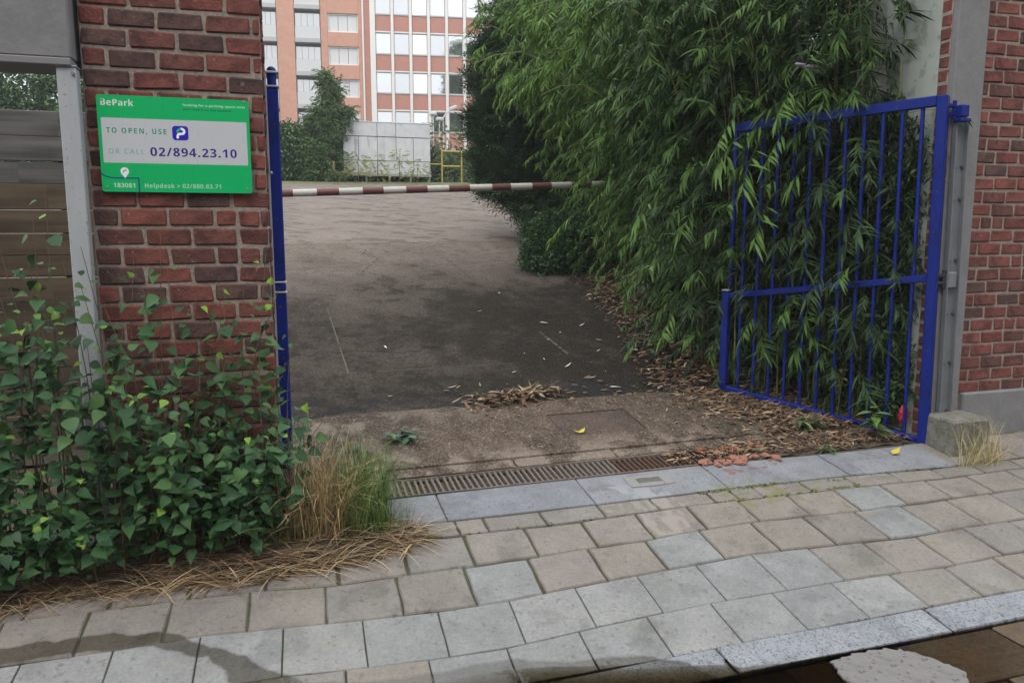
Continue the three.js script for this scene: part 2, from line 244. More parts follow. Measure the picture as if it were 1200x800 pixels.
{
  const f = rng(41);
  // sandy bed seen in the joints
  const bedTex = texFn(512, 256, (i, j) => { const m = 0.5 + N_A[(j % 512) * 512 + i] * 0.6, k = sstep(0.45, 0.62, N_B[j * 512 + i]); return [lerp(0.075, 0.07, k) * m, lerp(0.062, 0.085, k) * m, lerp(0.045, 0.035, k) * m]; });
  const walk = struct('pavement', sheet(-8, 12, 2.46, 3.74, 120, 12, (x, d) => G(x, d) - 0.009, 1.3), std(0xffffff, { map: bedTex, roughness: 1 }), 'sidewalk of square concrete paving slabs with earthy joints');
  const P = 0.3035;
  const row = (x0, n, lo, hi, matOf, gapOf, bev) => { for (let k = 0; k < n; k++) { const a = x0 + k * P, b = a + P, j = () => rr(-0.004, 0.004, f); const A = a + j() * 0, B = b; const m = (a + b) / 2, g = gapOf(m);
    part('paver', slabGeo([[A - 0.005, interp(lo, A)], [B - 0.005, interp(lo, B)], [B + 0.005, interp(hi, B)], [A + 0.005, interp(hi, A)]], g, f, rr(-0.0015, 0.0025, f) * (g > 0.006 ? 1.6 : 0.5), 0.05, g > 0.006 ? 0.007 : 0.003, g > 0.006 ? 0.004 : 0.0012, g > 0.006 ? 0.012 : 0.004), matOf(m), walk); } };
  const pick = (a) => a[Math.floor(f() * a.length)];
  row(0.497 - P * 8, 24, L0, L1, (m) => (m > 0.5 && m < 2.62 ? pick(M.greys) : pick(M.beiges)), (m) => (m > 0.2 && m < 2.64 ? 0.0055 : 0.011));
  row(0.588 - P * 8, 23, L1, L2, (m) => (m < 2.4 ? pick(M.greys) : pick(M.beiges)), (m) => (m < 2.4 ? 0.0055 : 0.012));
  row(0.461 - P * 7, 22, L2, L3, (m) => (Math.abs(m - 0.91) < 0.1 || Math.abs(m - 1.81) < 0.1 || Math.abs(m - 3.03) < 0.1 ? M.greys[2] : pick(M.beiges)), (m) => (m < 0.7 ? 0.008 : 0.013));
  row(0.531 - P * 7, 22, L3, L4, (m) => (Math.abs(m - 3.15) < 0.1 ? M.greys[2] : pick(M.beiges)), () => 0.014);
  // narrow row of cut stones along the bluestone
  const cuts = [-1.6, -1.3, -1, -0.7, -0.4, -0.1, 0.2, 0.42, 0.67, 0.825, 0.97, 1.27, 1.59, 1.9, 2.24, 2.38, 2.53, 2.84, 3.145, 3.44, 3.74, 4.04, 4.34, 4.64, 4.94, 5.24];
  for (let k = 0; k + 1 < cuts.length; k++) part('cut_paver', slabGeo([[cuts[k], interp(L4, cuts[k])], [cuts[k + 1], interp(L4, cuts[k + 1])], [cuts[k + 1], interp(L5, cuts[k + 1])], [cuts[k], interp(L5, cuts[k])]], 0.012, f, rr(-0.002, 0.001, f), 0.05, 0.006, 0.004), pick(M.beiges), walk);
  // pavers that run on to the wall right of the gate
  for (let k = 0; k < 6; k++) part('paver', slabGeo([[3.86 + k * P, 3.64], [3.86 + (k + 1) * P, 3.64], [3.86 + (k + 1) * P, 3.98], [3.86 + k * P, 3.98]], 0.012, f, -0.002), pick(M.beiges), walk);
  struct('pavement_bed', sheet(3.84, 12, 3.6, 4.1, 20, 3, (x, d) => G(x, d) - 0.011, 1.3), M.dirt, 'earth under the paving beside the wall');
  // kerb
  const kerb = struct('kerb', null, null, 'low granite kerb between sidewalk and gutter');
  const kx = [-8, -5.4, -4.4, -3.4, -2.4, -1.43, -0.42, 0.58, 1.58, 2.575, 3.57, 4.57, 5.57, 8];
  for (let k = 0; k + 1 < kx.length; k++) { const n = 6; for (let s = 0; s < 1; s++) part('kerb_stone', slabGeo([[kx[k], 2.312], [kx[k + 1], 2.312], [kx[k + 1], 2.476], [kx[k], 2.476]], k === 8 || k === 9 ? 0.012 : 0.007, f, k >= 8 ? 0.008 : k === 7 ? 0.004 : 0, 0.14, 0.006, 0.003), M.granite[k % 2], kerb); }
  // bluestone threshold in front of the drain
  const thr = struct('threshold', sheet(0.2, 3.95, 3.66, 4.03, 20, 3, (x, d) => G(x, d) - 0.012, 1), M.dirt, 'strip of bluestone slabs in front of the drain');
  const bx = [-0.1, 0.795, 1.598, 2.4, 3.2, 3.31, 3.94];
  for (let k = 0; k + 1 < bx.length; k++) part('bluestone_slab', slabGeo([[bx[k], interp(L5, bx[k]) + 0.008], [bx[k + 1], interp(L5, bx[k + 1]) + 0.008], [bx[k + 1], 3.995 - 0.035 * sstep(2.3, 3.6, bx[k + 1])], [bx[k], 3.995 - 0.035 * sstep(2.3, 3.6, bx[k])]], 0.007, f, rr(-0.001, 0.001, f), 0.06, 0.004, 0.002), M.bluestone[k % 3], thr);
}
// puddle in the gutter, level, over the sunken kerb
{
  const edge = [[0.0, 1.4], [0.0, 2.58], [0.3, 2.6], [0.5, 2.63], [0.7, 2.63], [0.95, 2.6], [1.2, 2.56], [1.45, 2.5], [1.6, 2.4], [2.0, 2.34], [3.2, 2.34], [3.2, 1.4]];
  const s = new THREE.Shape(edge.map(([x, d]) => new THREE.Vector2(x, d))), g = new THREE.ExtrudeGeometry(s, { depth: 0.06, bevelEnabled: false }); g.rotateX(-Math.PI / 2); g.translate(0, 0.3305 - 0.06, 0);
  struct('puddle', g, phys(0xffffff, { transmission: 1, thickness: 0.05, ior: 1.33, roughness: 0.02, attenuationColor: lin(0.36, 0.28, 0.16), attenuationDistance: 0.022 }), 'still dark puddle in the gutter along the kerb');
  // pale mortar patch standing out of the water
  const f = rng(9), ring = []; const C = [2.15, 2.19]; const base = [[1.96, 2.265], [2.07, 2.285], [2.21, 2.29], [2.28, 2.25], [2.33, 2.17], [2.36, 2.08], [2.3, 1.98], [2.1, 1.97], [1.98, 2.06], [1.93, 2.17]];
  for (let i = 0; i < base.length; i++) for (let k = 0; k < 6; k++) { const a = base[i], b = base[(i + 1) % base.length]; ring.push(new THREE.Vector2(lerp(a[0], b[0], k / 6) + rr(-0.012, 0.012, f), lerp(a[1], b[1], k / 6) + rr(-0.011, 0.011, f))); }
  const pg = new THREE.ExtrudeGeometry(new THREE.Shape(ring), { depth: 0.02, bevelEnabled: true, bevelThickness: 0.009, bevelSize: 0.006, bevelSegments: 2 }); pg.rotateX(-Math.PI / 2); pg.translate(0, 0.309, 0);
  const pt = texFn(256, 256, (i, j) => { const m = 0.85 + (N_A[j * 512 + i] - 0.5) * 0.4, k = N_B[j * 512 + i] > 0.66 ? 0.55 : 1; return [0.19 * m * k, 0.182 * m * k, 0.178 * m * k]; }); pt.repeat.set(7, 7);
  struct('mortar_patch', pg, std(0xffffff, { map: pt, roughness: 0.9 }), 'pale pitted mortar patch rising out of the puddle');
}

// ---------------------------------------------------------------- apron, drain, driveway
const AX0 = -1.6, AX1 = 5.0, AD0 = 4.2, AD1 = 12.9;   // world window of the drive's colour map
const LIP = (x) => 5.25 + (smp(N_A, x * 0.35, 0.3) - 0.5) * 0.05 - 0.2 * sstep(2.75, 3.2, x);
const crackD = (x, d) => { // distance to a few wandering cracks in the slabs
  const c1 = Math.abs(d - (6.7 + (smp(N_A, x * 0.25, 0.1) - 0.5) * 1.1)) + (x > 1.4 ? 9 : 0), c2 = Math.abs(x - (1.25 + (smp(N_A, 0.2, d * 0.21) - 0.5) * 1.2)) + (d < 8.6 ? 9 : 0), c3 = Math.abs(d - 10.7 - (smp(N_A, x * 0.3, 0.7) - 0.5) * 0.9 - 0.1 * x); return Math.min(c1, c2, c3); };
const driveMap = texFn(1536, 2048, (i, j, u, v) => {
  const x = lerp(AX0, AX1, u), d = lerp(AD0, AD1, v);
  const s1 = smp(N_C, x * 1.9, d * 1.9), s2 = smp(N_C, x * 0.9 + 0.4, d * 0.9), mid = smp(N_B, x * 0.5, d * 0.36), big = smp(N_A, x * 0.2 + 0.1, d * 0.13 + 0.4);
  const nearApron = d < LIP(x);
  let c;
  if (nearApron) {
    // exposed brown aggregate
    let m = 0.66 + (s1 - 0.5) * 0.95 + (s2 - 0.5) * 0.5 + (mid - 0.5) * 0.5 + (big - 0.5) * 0.4;
    c = [0.148 * m, 0.114 * m, 0.09 * m];
    if (s1 > 0.72) c = [0.28, 0.245, 0.215];
    const dust = sstep(0.42, 0.62, mid) * (sstep(4.6, 4.33, d) + 0.7 * sstep(0.9, 0.4, x) + 0.5 * sstep(0.25, 0.05, Math.abs(d - 5.15)) * sstep(1.6, 1.1, x)); const k = clamp(dust * 0.6); c = c.map((q, t) => lerp(q, [0.25, 0.21, 0.172][t] * (0.8 + s1 * 0.4), k));
    const grime = sstep(0.45, 0.62, smp(N_A, x * 0.33 + 0.5, d * 0.4)) * sstep(2.2, 3.0, x) * 0.6; c = c.map((q, t) => lerp(q, [0.06, 0.055, 0.04][t] * (0.6 + s1 * 0.8), grime));
  } else {
    let m = 0.62 + (s1 - 0.5) * 0.75 + (s2 - 0.5) * 0.4 + (mid - 0.5) * 0.6;
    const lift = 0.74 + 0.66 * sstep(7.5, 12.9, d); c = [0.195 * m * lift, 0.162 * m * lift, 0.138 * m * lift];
    // algae film plus the bamboo's shade, painted in as dark grainy patches, thickest on its side and near the lip
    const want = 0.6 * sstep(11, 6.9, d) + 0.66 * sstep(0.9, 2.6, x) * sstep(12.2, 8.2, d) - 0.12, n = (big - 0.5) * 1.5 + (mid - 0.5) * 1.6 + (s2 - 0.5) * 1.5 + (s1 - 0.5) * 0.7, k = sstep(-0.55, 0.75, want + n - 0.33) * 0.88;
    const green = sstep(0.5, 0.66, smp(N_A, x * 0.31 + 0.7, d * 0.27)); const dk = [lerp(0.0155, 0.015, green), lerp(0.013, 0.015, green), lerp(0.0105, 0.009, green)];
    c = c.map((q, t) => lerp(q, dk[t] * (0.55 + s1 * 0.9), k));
    if (d < 5.75) { const p = sstep(0.4, 0.6, smp(N_B, x * 0.3, d * 0.6 + 0.3)) * sstep(5.8, 5.5, d) * 0.7; c = c.map((q, t) => lerp(q, [0.024, 0.025, 0.027][t] * (0.7 + s1 * 0.6), p)); }
    if (s1 > 0.75) c = c.map((q) => q * 1.6 + 0.025);
    const cd = crackD(x, d); if (cd < 0.012) c = c.map((q) => q * 0.5);
  }
  return c;
});
driveMap.wrapS = driveMap.wrapT = THREE.ClampToEdgeWrapping;
const driveBump = texFn(512, 512, (i, j) => N_C[j * 512 + i] * 0.8 + N_A[j * 512 + i] * 0.2, false); driveBump.repeat.set(8, 10);
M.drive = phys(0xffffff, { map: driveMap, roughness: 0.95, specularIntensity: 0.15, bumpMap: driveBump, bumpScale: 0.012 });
function worldUV(g) { const p = g.attributes.position, uv = new Float32Array(p.count * 2); for (let i = 0; i < p.count; i++) { uv[i * 2] = (p.getX(i) - AX0) / (AX1 - AX0); uv[i * 2 + 1] = (-p.getZ(i) - AD0) / (AD1 - AD0); } g.setAttribute('uv', new THREE.BufferAttribute(uv, 2)); return g; }
{
  const f = rng(52);
  // apron of exposed aggregate between drain and lip, with the recess of the cover cut out
  const MH = { x0: 1.76, x1: 2.345, d0: 4.58, d1: 4.97 };
  const hA = (x, d) => G(x, d) + 0.006;
  const strips = [];
  const patch = (x0, x1, d0, d1) => strips.push(worldUV(sheet(x0, x1, d0, d1, Math.max(2, Math.round((x1 - x0) * 12)), Math.max(2, Math.round((d1 - d0) * 12)), hA)));
  const XR = 4.3; patch(0.0, XR, 4.345, MH.d0); patch(0.0, MH.x0, MH.d0, MH.d1); patch(MH.x1, XR, MH.d0, MH.d1);
  { const g = sheet(0.0, XR, 0, 1, 60, 4, (x) => 0); const p = g.attributes.position; for (let i = 0; i < p.count; i++) { const x = p.getX(i), t = -p.getZ(i), d = lerp(MH.d1, LIP(x) + (smp(N_B, x * 0.5, 0.4) - 0.5) * 0.03, t); p.setXYZ(i, x, hA(x, d), -d); } strips.push(worldUV(g)); g.computeVertexNormals(); }
  // front edge and lip edge of the apron
  { const pos = []; for (let i = 0; i < 60; i++) { const a = (i / 60) * XR, b = ((i + 1) / 60) * XR; for (const [q, d] of [[0, 4.345]]) { const A = [a, hA(a, d), -d], B = [b, hA(b, d), -d], C = [b, hA(b, d) - 0.05, -d + 0.002], D = [a, hA(a, d) - 0.05, -d + 0.002]; pos.push(...A, ...D, ...C, ...A, ...C, ...B); } } const g = fromTris(pos); strips.push(worldUV(g)); }
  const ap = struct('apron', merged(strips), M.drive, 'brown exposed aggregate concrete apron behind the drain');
  // crumbling concrete edge strip between grating and apron, in broken lengths
  const et = [[0.0, 0.62], [0.62, 1.33], [1.335, 1.97], [1.975, 2.75], [2.755, 3.4], [3.41, 4.02]];
  const edgeMat = std(lin(0.3, 0.265, 0.22), { map: gravelTex2(), roughness: 0.95 });
  for (const [a, b] of et) { const c = slabGeo([[a, 4.222], [b, 4.222], [b, 4.336 + rr(-0.008, 0.004, f)], [a, 4.336 + rr(-0.008, 0.004, f)]], 0.006, f, 0.001, 0.08, 0.008, 0.006); part('edge_block', c, M.drive, ap).geometry = worldUV(c); }
  // cover
  const cover = thing('manhole_cover', 'brown concrete-filled inspection cover set in the apron', 'manhole cover', at(2.05, 4.775));
  const cg = (x0, x1, d0, d1, lift) => { const g = worldUV(sheet(x0, x1, d0, d1, 6, 4, (x, d) => G(x, d) + lift)); g.translate(-2.05, -G(2.05, 4.775), 4.775); return g; };
  part('cover_plate', cg(MH.x0 + 0.012, MH.x1 - 0.012, MH.d0 + 0.012, MH.d1 - 0.012, 0.001), std(lin(0.62, 0.55, 0.52), { map: driveMap, roughness: 0.85, bumpMap: driveBump, bumpScale: 0.006 }), cover);
  const fr = [[MH.x0 + 0.004, MH.d0 + 0.004, MH.x1 - 0.004, MH.d0 + 0.004], [MH.x1 - 0.004, MH.d0 + 0.004, MH.x1 - 0.004, MH.d1 - 0.004], [MH.x1 - 0.004, MH.d1 - 0.004, MH.x0 + 0.004, MH.d1 - 0.004], [MH.x0 + 0.004, MH.d1 - 0.004, MH.x0 + 0.004, MH.d0 + 0.004]].map(([a, b, c, d]) => { const o = at(2.05, 4.775), A = at(a, b, -0.004), B = at(c, d, -0.004); return beam(A.map((q, k) => q - o[k]), B.map((q, k) => q - o[k]), 0.007, 0.02, 0.002); });
  part('cover_frame', merged(fr), std(lin(0.06, 0.035, 0.022), { roughness: 0.8 }), cover);
  part('cover_bed', cg(MH.x0 - 0.02, MH.x1 + 0.02, MH.d0 - 0.02, MH.d1 + 0.02, -0.03), M.dirt, cover);
  // drain: channel and grating, every slat its own piece
  const drain = thing('drain_grating', 'long rusty slotted drain grating across the entrance', 'drain', at(1.5, 4.11));
  const o = at(1.5, 4.11), loc = (x, d, l) => at(x, d, l).map((q, k) => q - o[k]);
  const rust = texFn(256, 256, (i, j) => { const a = N_A[j * 512 + i], b = N_C[j * 512 + i], m = 0.7 + (b - 0.5) * 0.8; return [lerp(0.22, 0.2, a) * m, lerp(0.2, 0.15, a) * m, lerp(0.185, 0.115, a) * m]; });
  const ironA = std(0xffffff, { map: rust, roughness: 0.7, metalness: 0.1 }), ironB = std(0xc0a08c, { map: rust, roughness: 0.8, metalness: 0.1 });
  const X0 = 0.36, X1 = 2.86, DG0 = 4.008, DG1 = 4.215;
  for (const d of [DG0 + 0.006, DG1 - 0.006]) part('grating_rail', beam(loc(X0, d, -0.012), loc(X1, d, -0.012), 0.011, 0.024, 0.002), ironA, drain);
  const slat = beam([0, 0, 0], [0, 0.0131 * 2 * 0.745, -0.196], 0.013, 0.022, 0.002);
  const ns = Math.floor((X1 - X0) / 0.0335);
  for (let k = 0; k < ns; k++) { const x = X0 + 0.017 + k * 0.0335; const m = part('slat', slat, x > 1.9 ? ironB : ironA, drain); const p = loc(x, DG0 + 0.006, -0.0112 + (k % 15 === 0 ? 0.002 : 0)); m.position.set(...p); m.rotation.y = rr(-0.02, 0.02, f); }
  { const A = []; const box = (x0, x1, d0, d1, l0, l1) => { const g = bbox(x1 - x0, l1 - l0, d1 - d0, 0.002); g.rotateX(Math.atan(0.1313)); const c = loc((x0 + x1) / 2, (d0 + d1) / 2, (l0 + l1) / 2); g.translate(...c); A.push(g); };
    box(X0 - 0.02, 3.7, DG0 - 0.01, DG1 + 0.01, -0.16, -0.12); box(X0 - 0.03, X0 - 0.005, DG0 - 0.01, DG1 + 0.01, -0.12, -0.002); box(X0, 3.7, DG0 - 0.012, DG0 - 0.001, -0.13, -0.006); box(X0, 3.7, DG1 + 0.001, DG1 + 0.008, -0.13, -0.004);
    part('channel', merged(A), std(lin(0.03, 0.026, 0.022), { roughness: 0.95 }), drain); }
  // slabs of the drive
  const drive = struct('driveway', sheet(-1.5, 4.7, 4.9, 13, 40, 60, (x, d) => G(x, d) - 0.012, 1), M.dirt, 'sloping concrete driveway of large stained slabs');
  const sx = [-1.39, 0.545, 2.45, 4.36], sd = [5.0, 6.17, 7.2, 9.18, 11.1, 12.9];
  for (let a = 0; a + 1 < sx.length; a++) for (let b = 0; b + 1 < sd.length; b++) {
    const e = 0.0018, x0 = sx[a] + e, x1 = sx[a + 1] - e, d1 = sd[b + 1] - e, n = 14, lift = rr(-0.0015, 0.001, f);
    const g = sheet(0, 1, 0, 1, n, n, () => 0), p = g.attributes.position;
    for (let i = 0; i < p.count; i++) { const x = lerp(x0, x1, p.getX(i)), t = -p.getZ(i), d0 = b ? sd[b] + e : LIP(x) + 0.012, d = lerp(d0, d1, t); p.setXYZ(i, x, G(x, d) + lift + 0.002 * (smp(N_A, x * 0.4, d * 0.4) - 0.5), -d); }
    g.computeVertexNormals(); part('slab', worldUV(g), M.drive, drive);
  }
  // pale mortar lines that fill some joints
  const jm = std(lin(0.105, 0.09, 0.076), { map: gravelTex2(), roughness: 1 });
  const jl = (x0, d0, x1, d1, w) => { const n = 24, pos = []; for (let i = 0; i < n; i++) { const P = (t) => [lerp(x0, x1, t), lerp(d0, d1, t)], a = P(i / n), b = P((i + 1) / n), dx = x1 - x0, dd = d1 - d0, L = Math.hypot(dx, dd), wa = w * (0.4 + smp(N_B, a[0] * 0.7, a[1] * 0.7)), wb = w * (0.4 + smp(N_B, b[0] * 0.7, b[1] * 0.7)), nx = -dd / L, nd = dx / L; if (smp(N_B, a[0] * 0.9 + 0.2, a[1] * 0.9) < 0.42) continue; const q = (p, s, ww) => at(p[0] + nx * ww * s, p[1] + nd * ww * s, 0.0035); pos.push(...q(a, -1, wa), ...q(b, -1, wb), ...q(b, 1, wb), ...q(a, -1, wa), ...q(b, 1, wb), ...q(a, 1, wa)); } if (pos.length) { const g = fromTris(pos); worldUV(g); part('joint_mortar', g, jm, drive); } };
  jl(0.545, 6.17, 0.545, 8.4, 0.006); jl(0.54, 6.17, 1.9, 6.17, 0.005); jl(-0.6, 7.2, 1.2, 7.2, 0.004); jl(2.45, 6.3, 2.45, 7.1, 0.01); jl(0.3, 9.18, 1.3, 9.18, 0.009); jl(0.3, 5.252, 1.75, 5.252, 0.02);
  // the yard above, lighter and wider
  struct('yard_paving', sheet(-14, 16, 12.9, 25.2, 60, 40, (x, d) => G(x, d) + 0.002, 0.21), M.gravel, 'pale worn paving of the yard at the top of the drive');
  const vg = std(0xffffff, { map: texFn(256, 256, (i, j) => { const m = 0.5 + N_B[j * 512 + i] * 0.9; return [0.12 * m, 0.15 * m, 0.05 * m]; }), roughness: 1 });
  struct('grass_verge', sheet(-20, 30, 25.1, 31, 60, 12, (x, d) => G(x, d) + 0.03 * sstep(25.1, 25.5, d) + 0.004, 0.8), vg, 'strip of short grass at the back of the yard');
}
function gravelTex2() { return texFn(256, 256, (i, j) => { const m = 0.85 + (N_C[j * 512 + i] - 0.5) * 0.9 + (N_A[j * 512 + i] - 0.5) * 0.5; return [m, m, m]; }); }

// ---------------------------------------------------------------- brickwork
let _db; const driveBump1 = function () { if (!_db) { _db = texFn(256, 256, (i, j) => N_B[j * 512 + i] * 0.6 + N_C[j * 512 + i] * 0.4, false); _db.repeat.set(4, 4); } return _db; };
const brickTex = texFn(512, 512, (i, j) => { const a = N_A[j * 512 + i], b = N_B[j * 512 + i], c = N_C[j * 512 + i]; let m = 0.72 + (a - 0.5) * 0.7 + (b - 0.5) * 0.5 + (c - 0.5) * 0.35; let q = [m, m, m];
  const burnt = sstep(0.52, 0.64, smp(N_A, i / 512 + 0.37, j / 512 + 0.61)); q = q.map((v, t) => lerp(v, [0.3, 0.36, 0.42][t], burnt * 0.75));
  if (smp(N_C, i / 512 * 0.7 + 0.2, j / 512 * 0.7) > 0.79) q = [1.3, 1.5, 1.6]; return q.map((v) => v * 0.52); });
const brickRed = [[0.33, 0.1, 0.08], [0.37, 0.12, 0.092], [0.28, 0.098, 0.078], [0.23, 0.095, 0.08], [0.18, 0.095, 0.082], [0.31, 0.102, 0.08]].map((c) => std(lin(c[0] * 1.25, c[1] * 1.25, c[2] * 1.25), { map: brickTex, roughness: 0.9, bumpMap: driveBump1(), bumpScale: 0.006 }));
const mortarTex = texFn(256, 256, (i, j) => { const m = 0.8 + (N_C[j * 512 + i] - 0.5) * 0.7 + (N_A[j * 512 + i] - 0.5) * 0.4; return [0.32 * m, 0.272 * m, 0.232 * m]; }); mortarTex.repeat.set(3, 3);
M.mortar = std(0xffffff, { map: mortarTex, roughness: 1 });
const BL = 0.194, BH = 0.0835, BJ = 0.0125;
const brickGeos = {}; const bf = rng(300);
function brickGeo(len, h = BH - BJ, dep = 0.06) { const key = Math.round(len * 200) / 200 + '_' + h.toFixed(3) + '_' + dep; if (!brickGeos[key]) { brickGeos[key] = []; for (let k = 0; k < 9; k++) brickGeos[key].push(bbox(Math.round(len * 200) / 200, h, dep, 0.007, 0.0034, bf, bf() * 5, bf() * 5)); } return brickGeos[key][Math.floor(bf() * 9)]; }
const brickMat = () => brickRed[Math.min(5, Math.floor(bf() * 6.99 % 6))];
// a wall face of single bricks: origin at the lower left of the face, running along +x by default
function brickFace(parent, x0, x1, y0, y1, zf, turn = 0, first = 0, group) {
  let row = first; for (let y = y0; y < y1 - 0.02; y += BH, row++) {
    const off = (row % 2 ? 0.5 : 0) * BL + rr(-0.012, 0.012, bf);
    for (let x = x0 - off; x < x1 - 0.015; x += BL) {
      let a = Math.max(x, x0), b = Math.min(x + BL, x1); if (b - a < 0.03) continue;
      const half = bf() < 0.06 && b - a > 0.15 ? [[a, (a + b) / 2], [(a + b) / 2, b]] : [[a, b]];
      for (const [p, q] of half) { const len = q - p - BJ; if (len < 0.02) continue; const m = part('brick', brickGeo(len), brickMat(), parent); const u = (p + q) / 2; m.position.set(turn ? zf : u, y + BH / 2 + rr(-0.002, 0.002, bf), turn ? -u : zf + 0); m.position[turn ? 'x' : 'z'] += (turn ? 1 : -1) * (0.03 - rr(0, 0.004, bf)); m.rotation.set(rr(-0.008, 0.008, bf), (turn ? Math.PI / 2 : 0) + rr(-0.008, 0.008, bf), rr(-0.006, 0.006, bf)); }
    }
  }
}
const bumpy = (r = 3) => { const t = driveBump1().clone(); t.repeat.set(r, r); t.needsUpdate = true; return t; };
{
  // left gate pillar
  const y0 = 0.36, top = 3.5, dF = 3.8;
  const p = thing('brick_pillar', 'weathered red brick gate pillar that carries the green sign', 'pillar', [0, 0, 0]);
  const core = bbox(0.724, top - y0, 0.4, 0.004); core.translate(-0.3655, (top + y0) / 2, -dF - 0.2 - 0.0055); part('mortar', core, M.mortar, p);
  brickFace(p, -0.728, 0.003, y0, top - 0.05, -dF, 0, 0);
  brickFace(p, dF + 0.07, dF + 0.44, y0, top - 0.05, -0.051, 1, 1);
  const cap = bbox(0.8, 0.08, 0.5, 0.012); cap.translate(-0.3655, top + 0.03, -dF - 0.2); part('cap', cap, std(lin(0.35, 0.34, 0.32), { roughness: 0.9 }), p);

  // sign
  const W = 0.61, H = 0.403, cv = document.createElement('canvas'); cv.width = 1536; cv.height = 1014; const c = cv.getContext('2d');
  const green = '#00ad62'; c.fillStyle = green; c.fillRect(0, 0, 1536, 1014);
  const sx = (v) => v / 610 * 1536, sy = (v) => v / 403 * 1014;
  const rrect = (x, y, w, h, r) => { c.beginPath(); c.moveTo(x + r, y); c.arcTo(x + w, y, x + w, y + h, r); c.arcTo(x + w, y + h, x, y + h, r); c.arcTo(x, y + h, x, y, r); c.arcTo(x, y, x + w, y, r); c.closePath(); };
  c.fillStyle = '#bcc1c6'; rrect(sx(13), sy(94), sx(584), sy(187), 10); c.fill();
  const txt = (s, x, y, px, col, bold, w, sp = 0) => { c.font = (bold ? 'bold ' : '') + px + 'px sans-serif'; c.fillStyle = col; c.textBaseline = 'alphabetic'; c.save(); c.translate(x, y); const m = c.measureText(s).width + sp * s.length; if (w) c.scale(w / m, 1); let q = 0; for (const ch of s) { c.fillText(ch, q, 0); q += c.measureText(ch).width + sp; } c.restore(); };
  txt('BePark', sx(12), sy(44), 92, '#cddad2', true, sx(131));
  txt('looking for a parking space near', sx(338), sy(34), 34, '#b4d9c6', true, sx(258));
  txt('you? find it on the website', sx(338), sy(52), 30, '#05633a', true, sx(198));
  txt('TO OPEN, USE', sx(30), sy(157), 78, '#2c8f6c', true, sx(243), 10);
  txt('OR CALL', sx(33), sy(243), 74, '#69a892', false, sx(146), 12);
  txt('02/894.23.10', sx(196), sy(249), 128, '#2c2a80', true, sx(359), 6);
  rrect(sx(290), sy(119), sx(65), sy(61), 34); c.fillStyle = '#2a1fa8'; c.fill();
  c.lineWidth = 26; c.lineCap = 'round'; c.strokeStyle = '#f2f4fb'; c.beginPath(); c.arc(sx(328), sy(142), 26, -Math.PI * 0.55, Math.PI * 0.5); c.lineTo(sx(318), sy(153)); c.quadraticCurveTo(sx(311), sy(155), sx(311), sy(168)); c.stroke();
  c.strokeStyle = '#2aa886'; c.lineWidth = 24; c.beginPath(); c.arc(sx(322), sy(145), 28, -Math.PI * 0.95, -Math.PI * 0.5); c.stroke();
  c.strokeStyle = '#134a72'; c.lineWidth = 15; c.lineCap = 'butt'; c.beginPath(); c.moveTo(0, sy(326)); c.quadraticCurveTo(sx(12), sy(342), sx(50), sy(345)); c.lineTo(sx(145), sy(345)); c.lineTo(sx(145), sy(403)); c.stroke();
  c.fillStyle = '#e0e6ea'; c.beginPath(); c.arc(sx(92), sy(316), 42, 0, 7); c.fill(); c.beginPath(); c.moveTo(sx(77), sy(324)); c.lineTo(sx(107), sy(324)); c.lineTo(sx(92), sy(346)); c.fill();
  c.strokeStyle = '#4d6a86'; c.lineWidth = 9; c.beginPath(); c.moveTo(sx(84), sy(322)); c.lineTo(sx(90), sy(313)); c.lineTo(sx(100), sy(311)); c.stroke();
  txt('183081', sx(43), sy(385), 66, '#b4d9c6', true, sx(90));
  txt('Helpdesk > 02/880.83.71', sx(165), sy(385), 66, '#9cd0b6', true, sx(318), 2);
  { const gf = rng(17); for (let i = 0; i < 900; i++) { c.fillStyle = `rgba(${gf() < 0.5 ? '60,60,50' : '210,215,205'},${(0.02 + gf() * 0.05).toFixed(3)})`; const w = 2 + gf() * 9, h = 3 + gf() * (gf() < 0.3 ? 120 : 14); c.fillRect(gf() * 1536, gf() * 1014, w, h); } }
  const st = new THREE.CanvasTexture(cv); st.colorSpace = THREE.SRGBColorSpace; st.anisotropy = 8;
  const sg = thing('sign_board', 'green and white parking sign board on the brick pillar', 'sign', [-0.371, 2.301, -dF + 0.022]);
  const sh = new THREE.Shape(); { const w = W / 2, h = H / 2, r = 0.012; sh.moveTo(-w + r, -h); sh.lineTo(w - r, -h); sh.quadraticCurveTo(w, -h, w, -h + r); sh.lineTo(w, h - r); sh.quadraticCurveTo(w, h, w - r, h); sh.lineTo(-w + r, h); sh.quadraticCurveTo(-w, h, -w, h - r); sh.lineTo(-w, -h + r); sh.quadraticCurveTo(-w, -h, -w + r, -h); }
  part('panel', new THREE.ExtrudeGeometry(sh, { depth: 0.005, bevelEnabled: false }), std(lin(0.012, 0.3, 0.12), { roughness: 0.45 }), sg).position.z = -0.0055;
  const fg = new THREE.ShapeGeometry(sh, 6), fp = fg.attributes.position, fuv = new Float32Array(fp.count * 2); for (let i = 0; i < fp.count; i++) { fuv[i * 2] = fp.getX(i) / W + 0.5; fuv[i * 2 + 1] = fp.getY(i) / H + 0.5; } fg.setAttribute('uv', new THREE.BufferAttribute(fuv, 2));
  part('printed_face', fg, phys(0xffffff, { map: st, roughness: 0.55, specularIntensity: 0.5 }), sg).position.z = 0.0025;
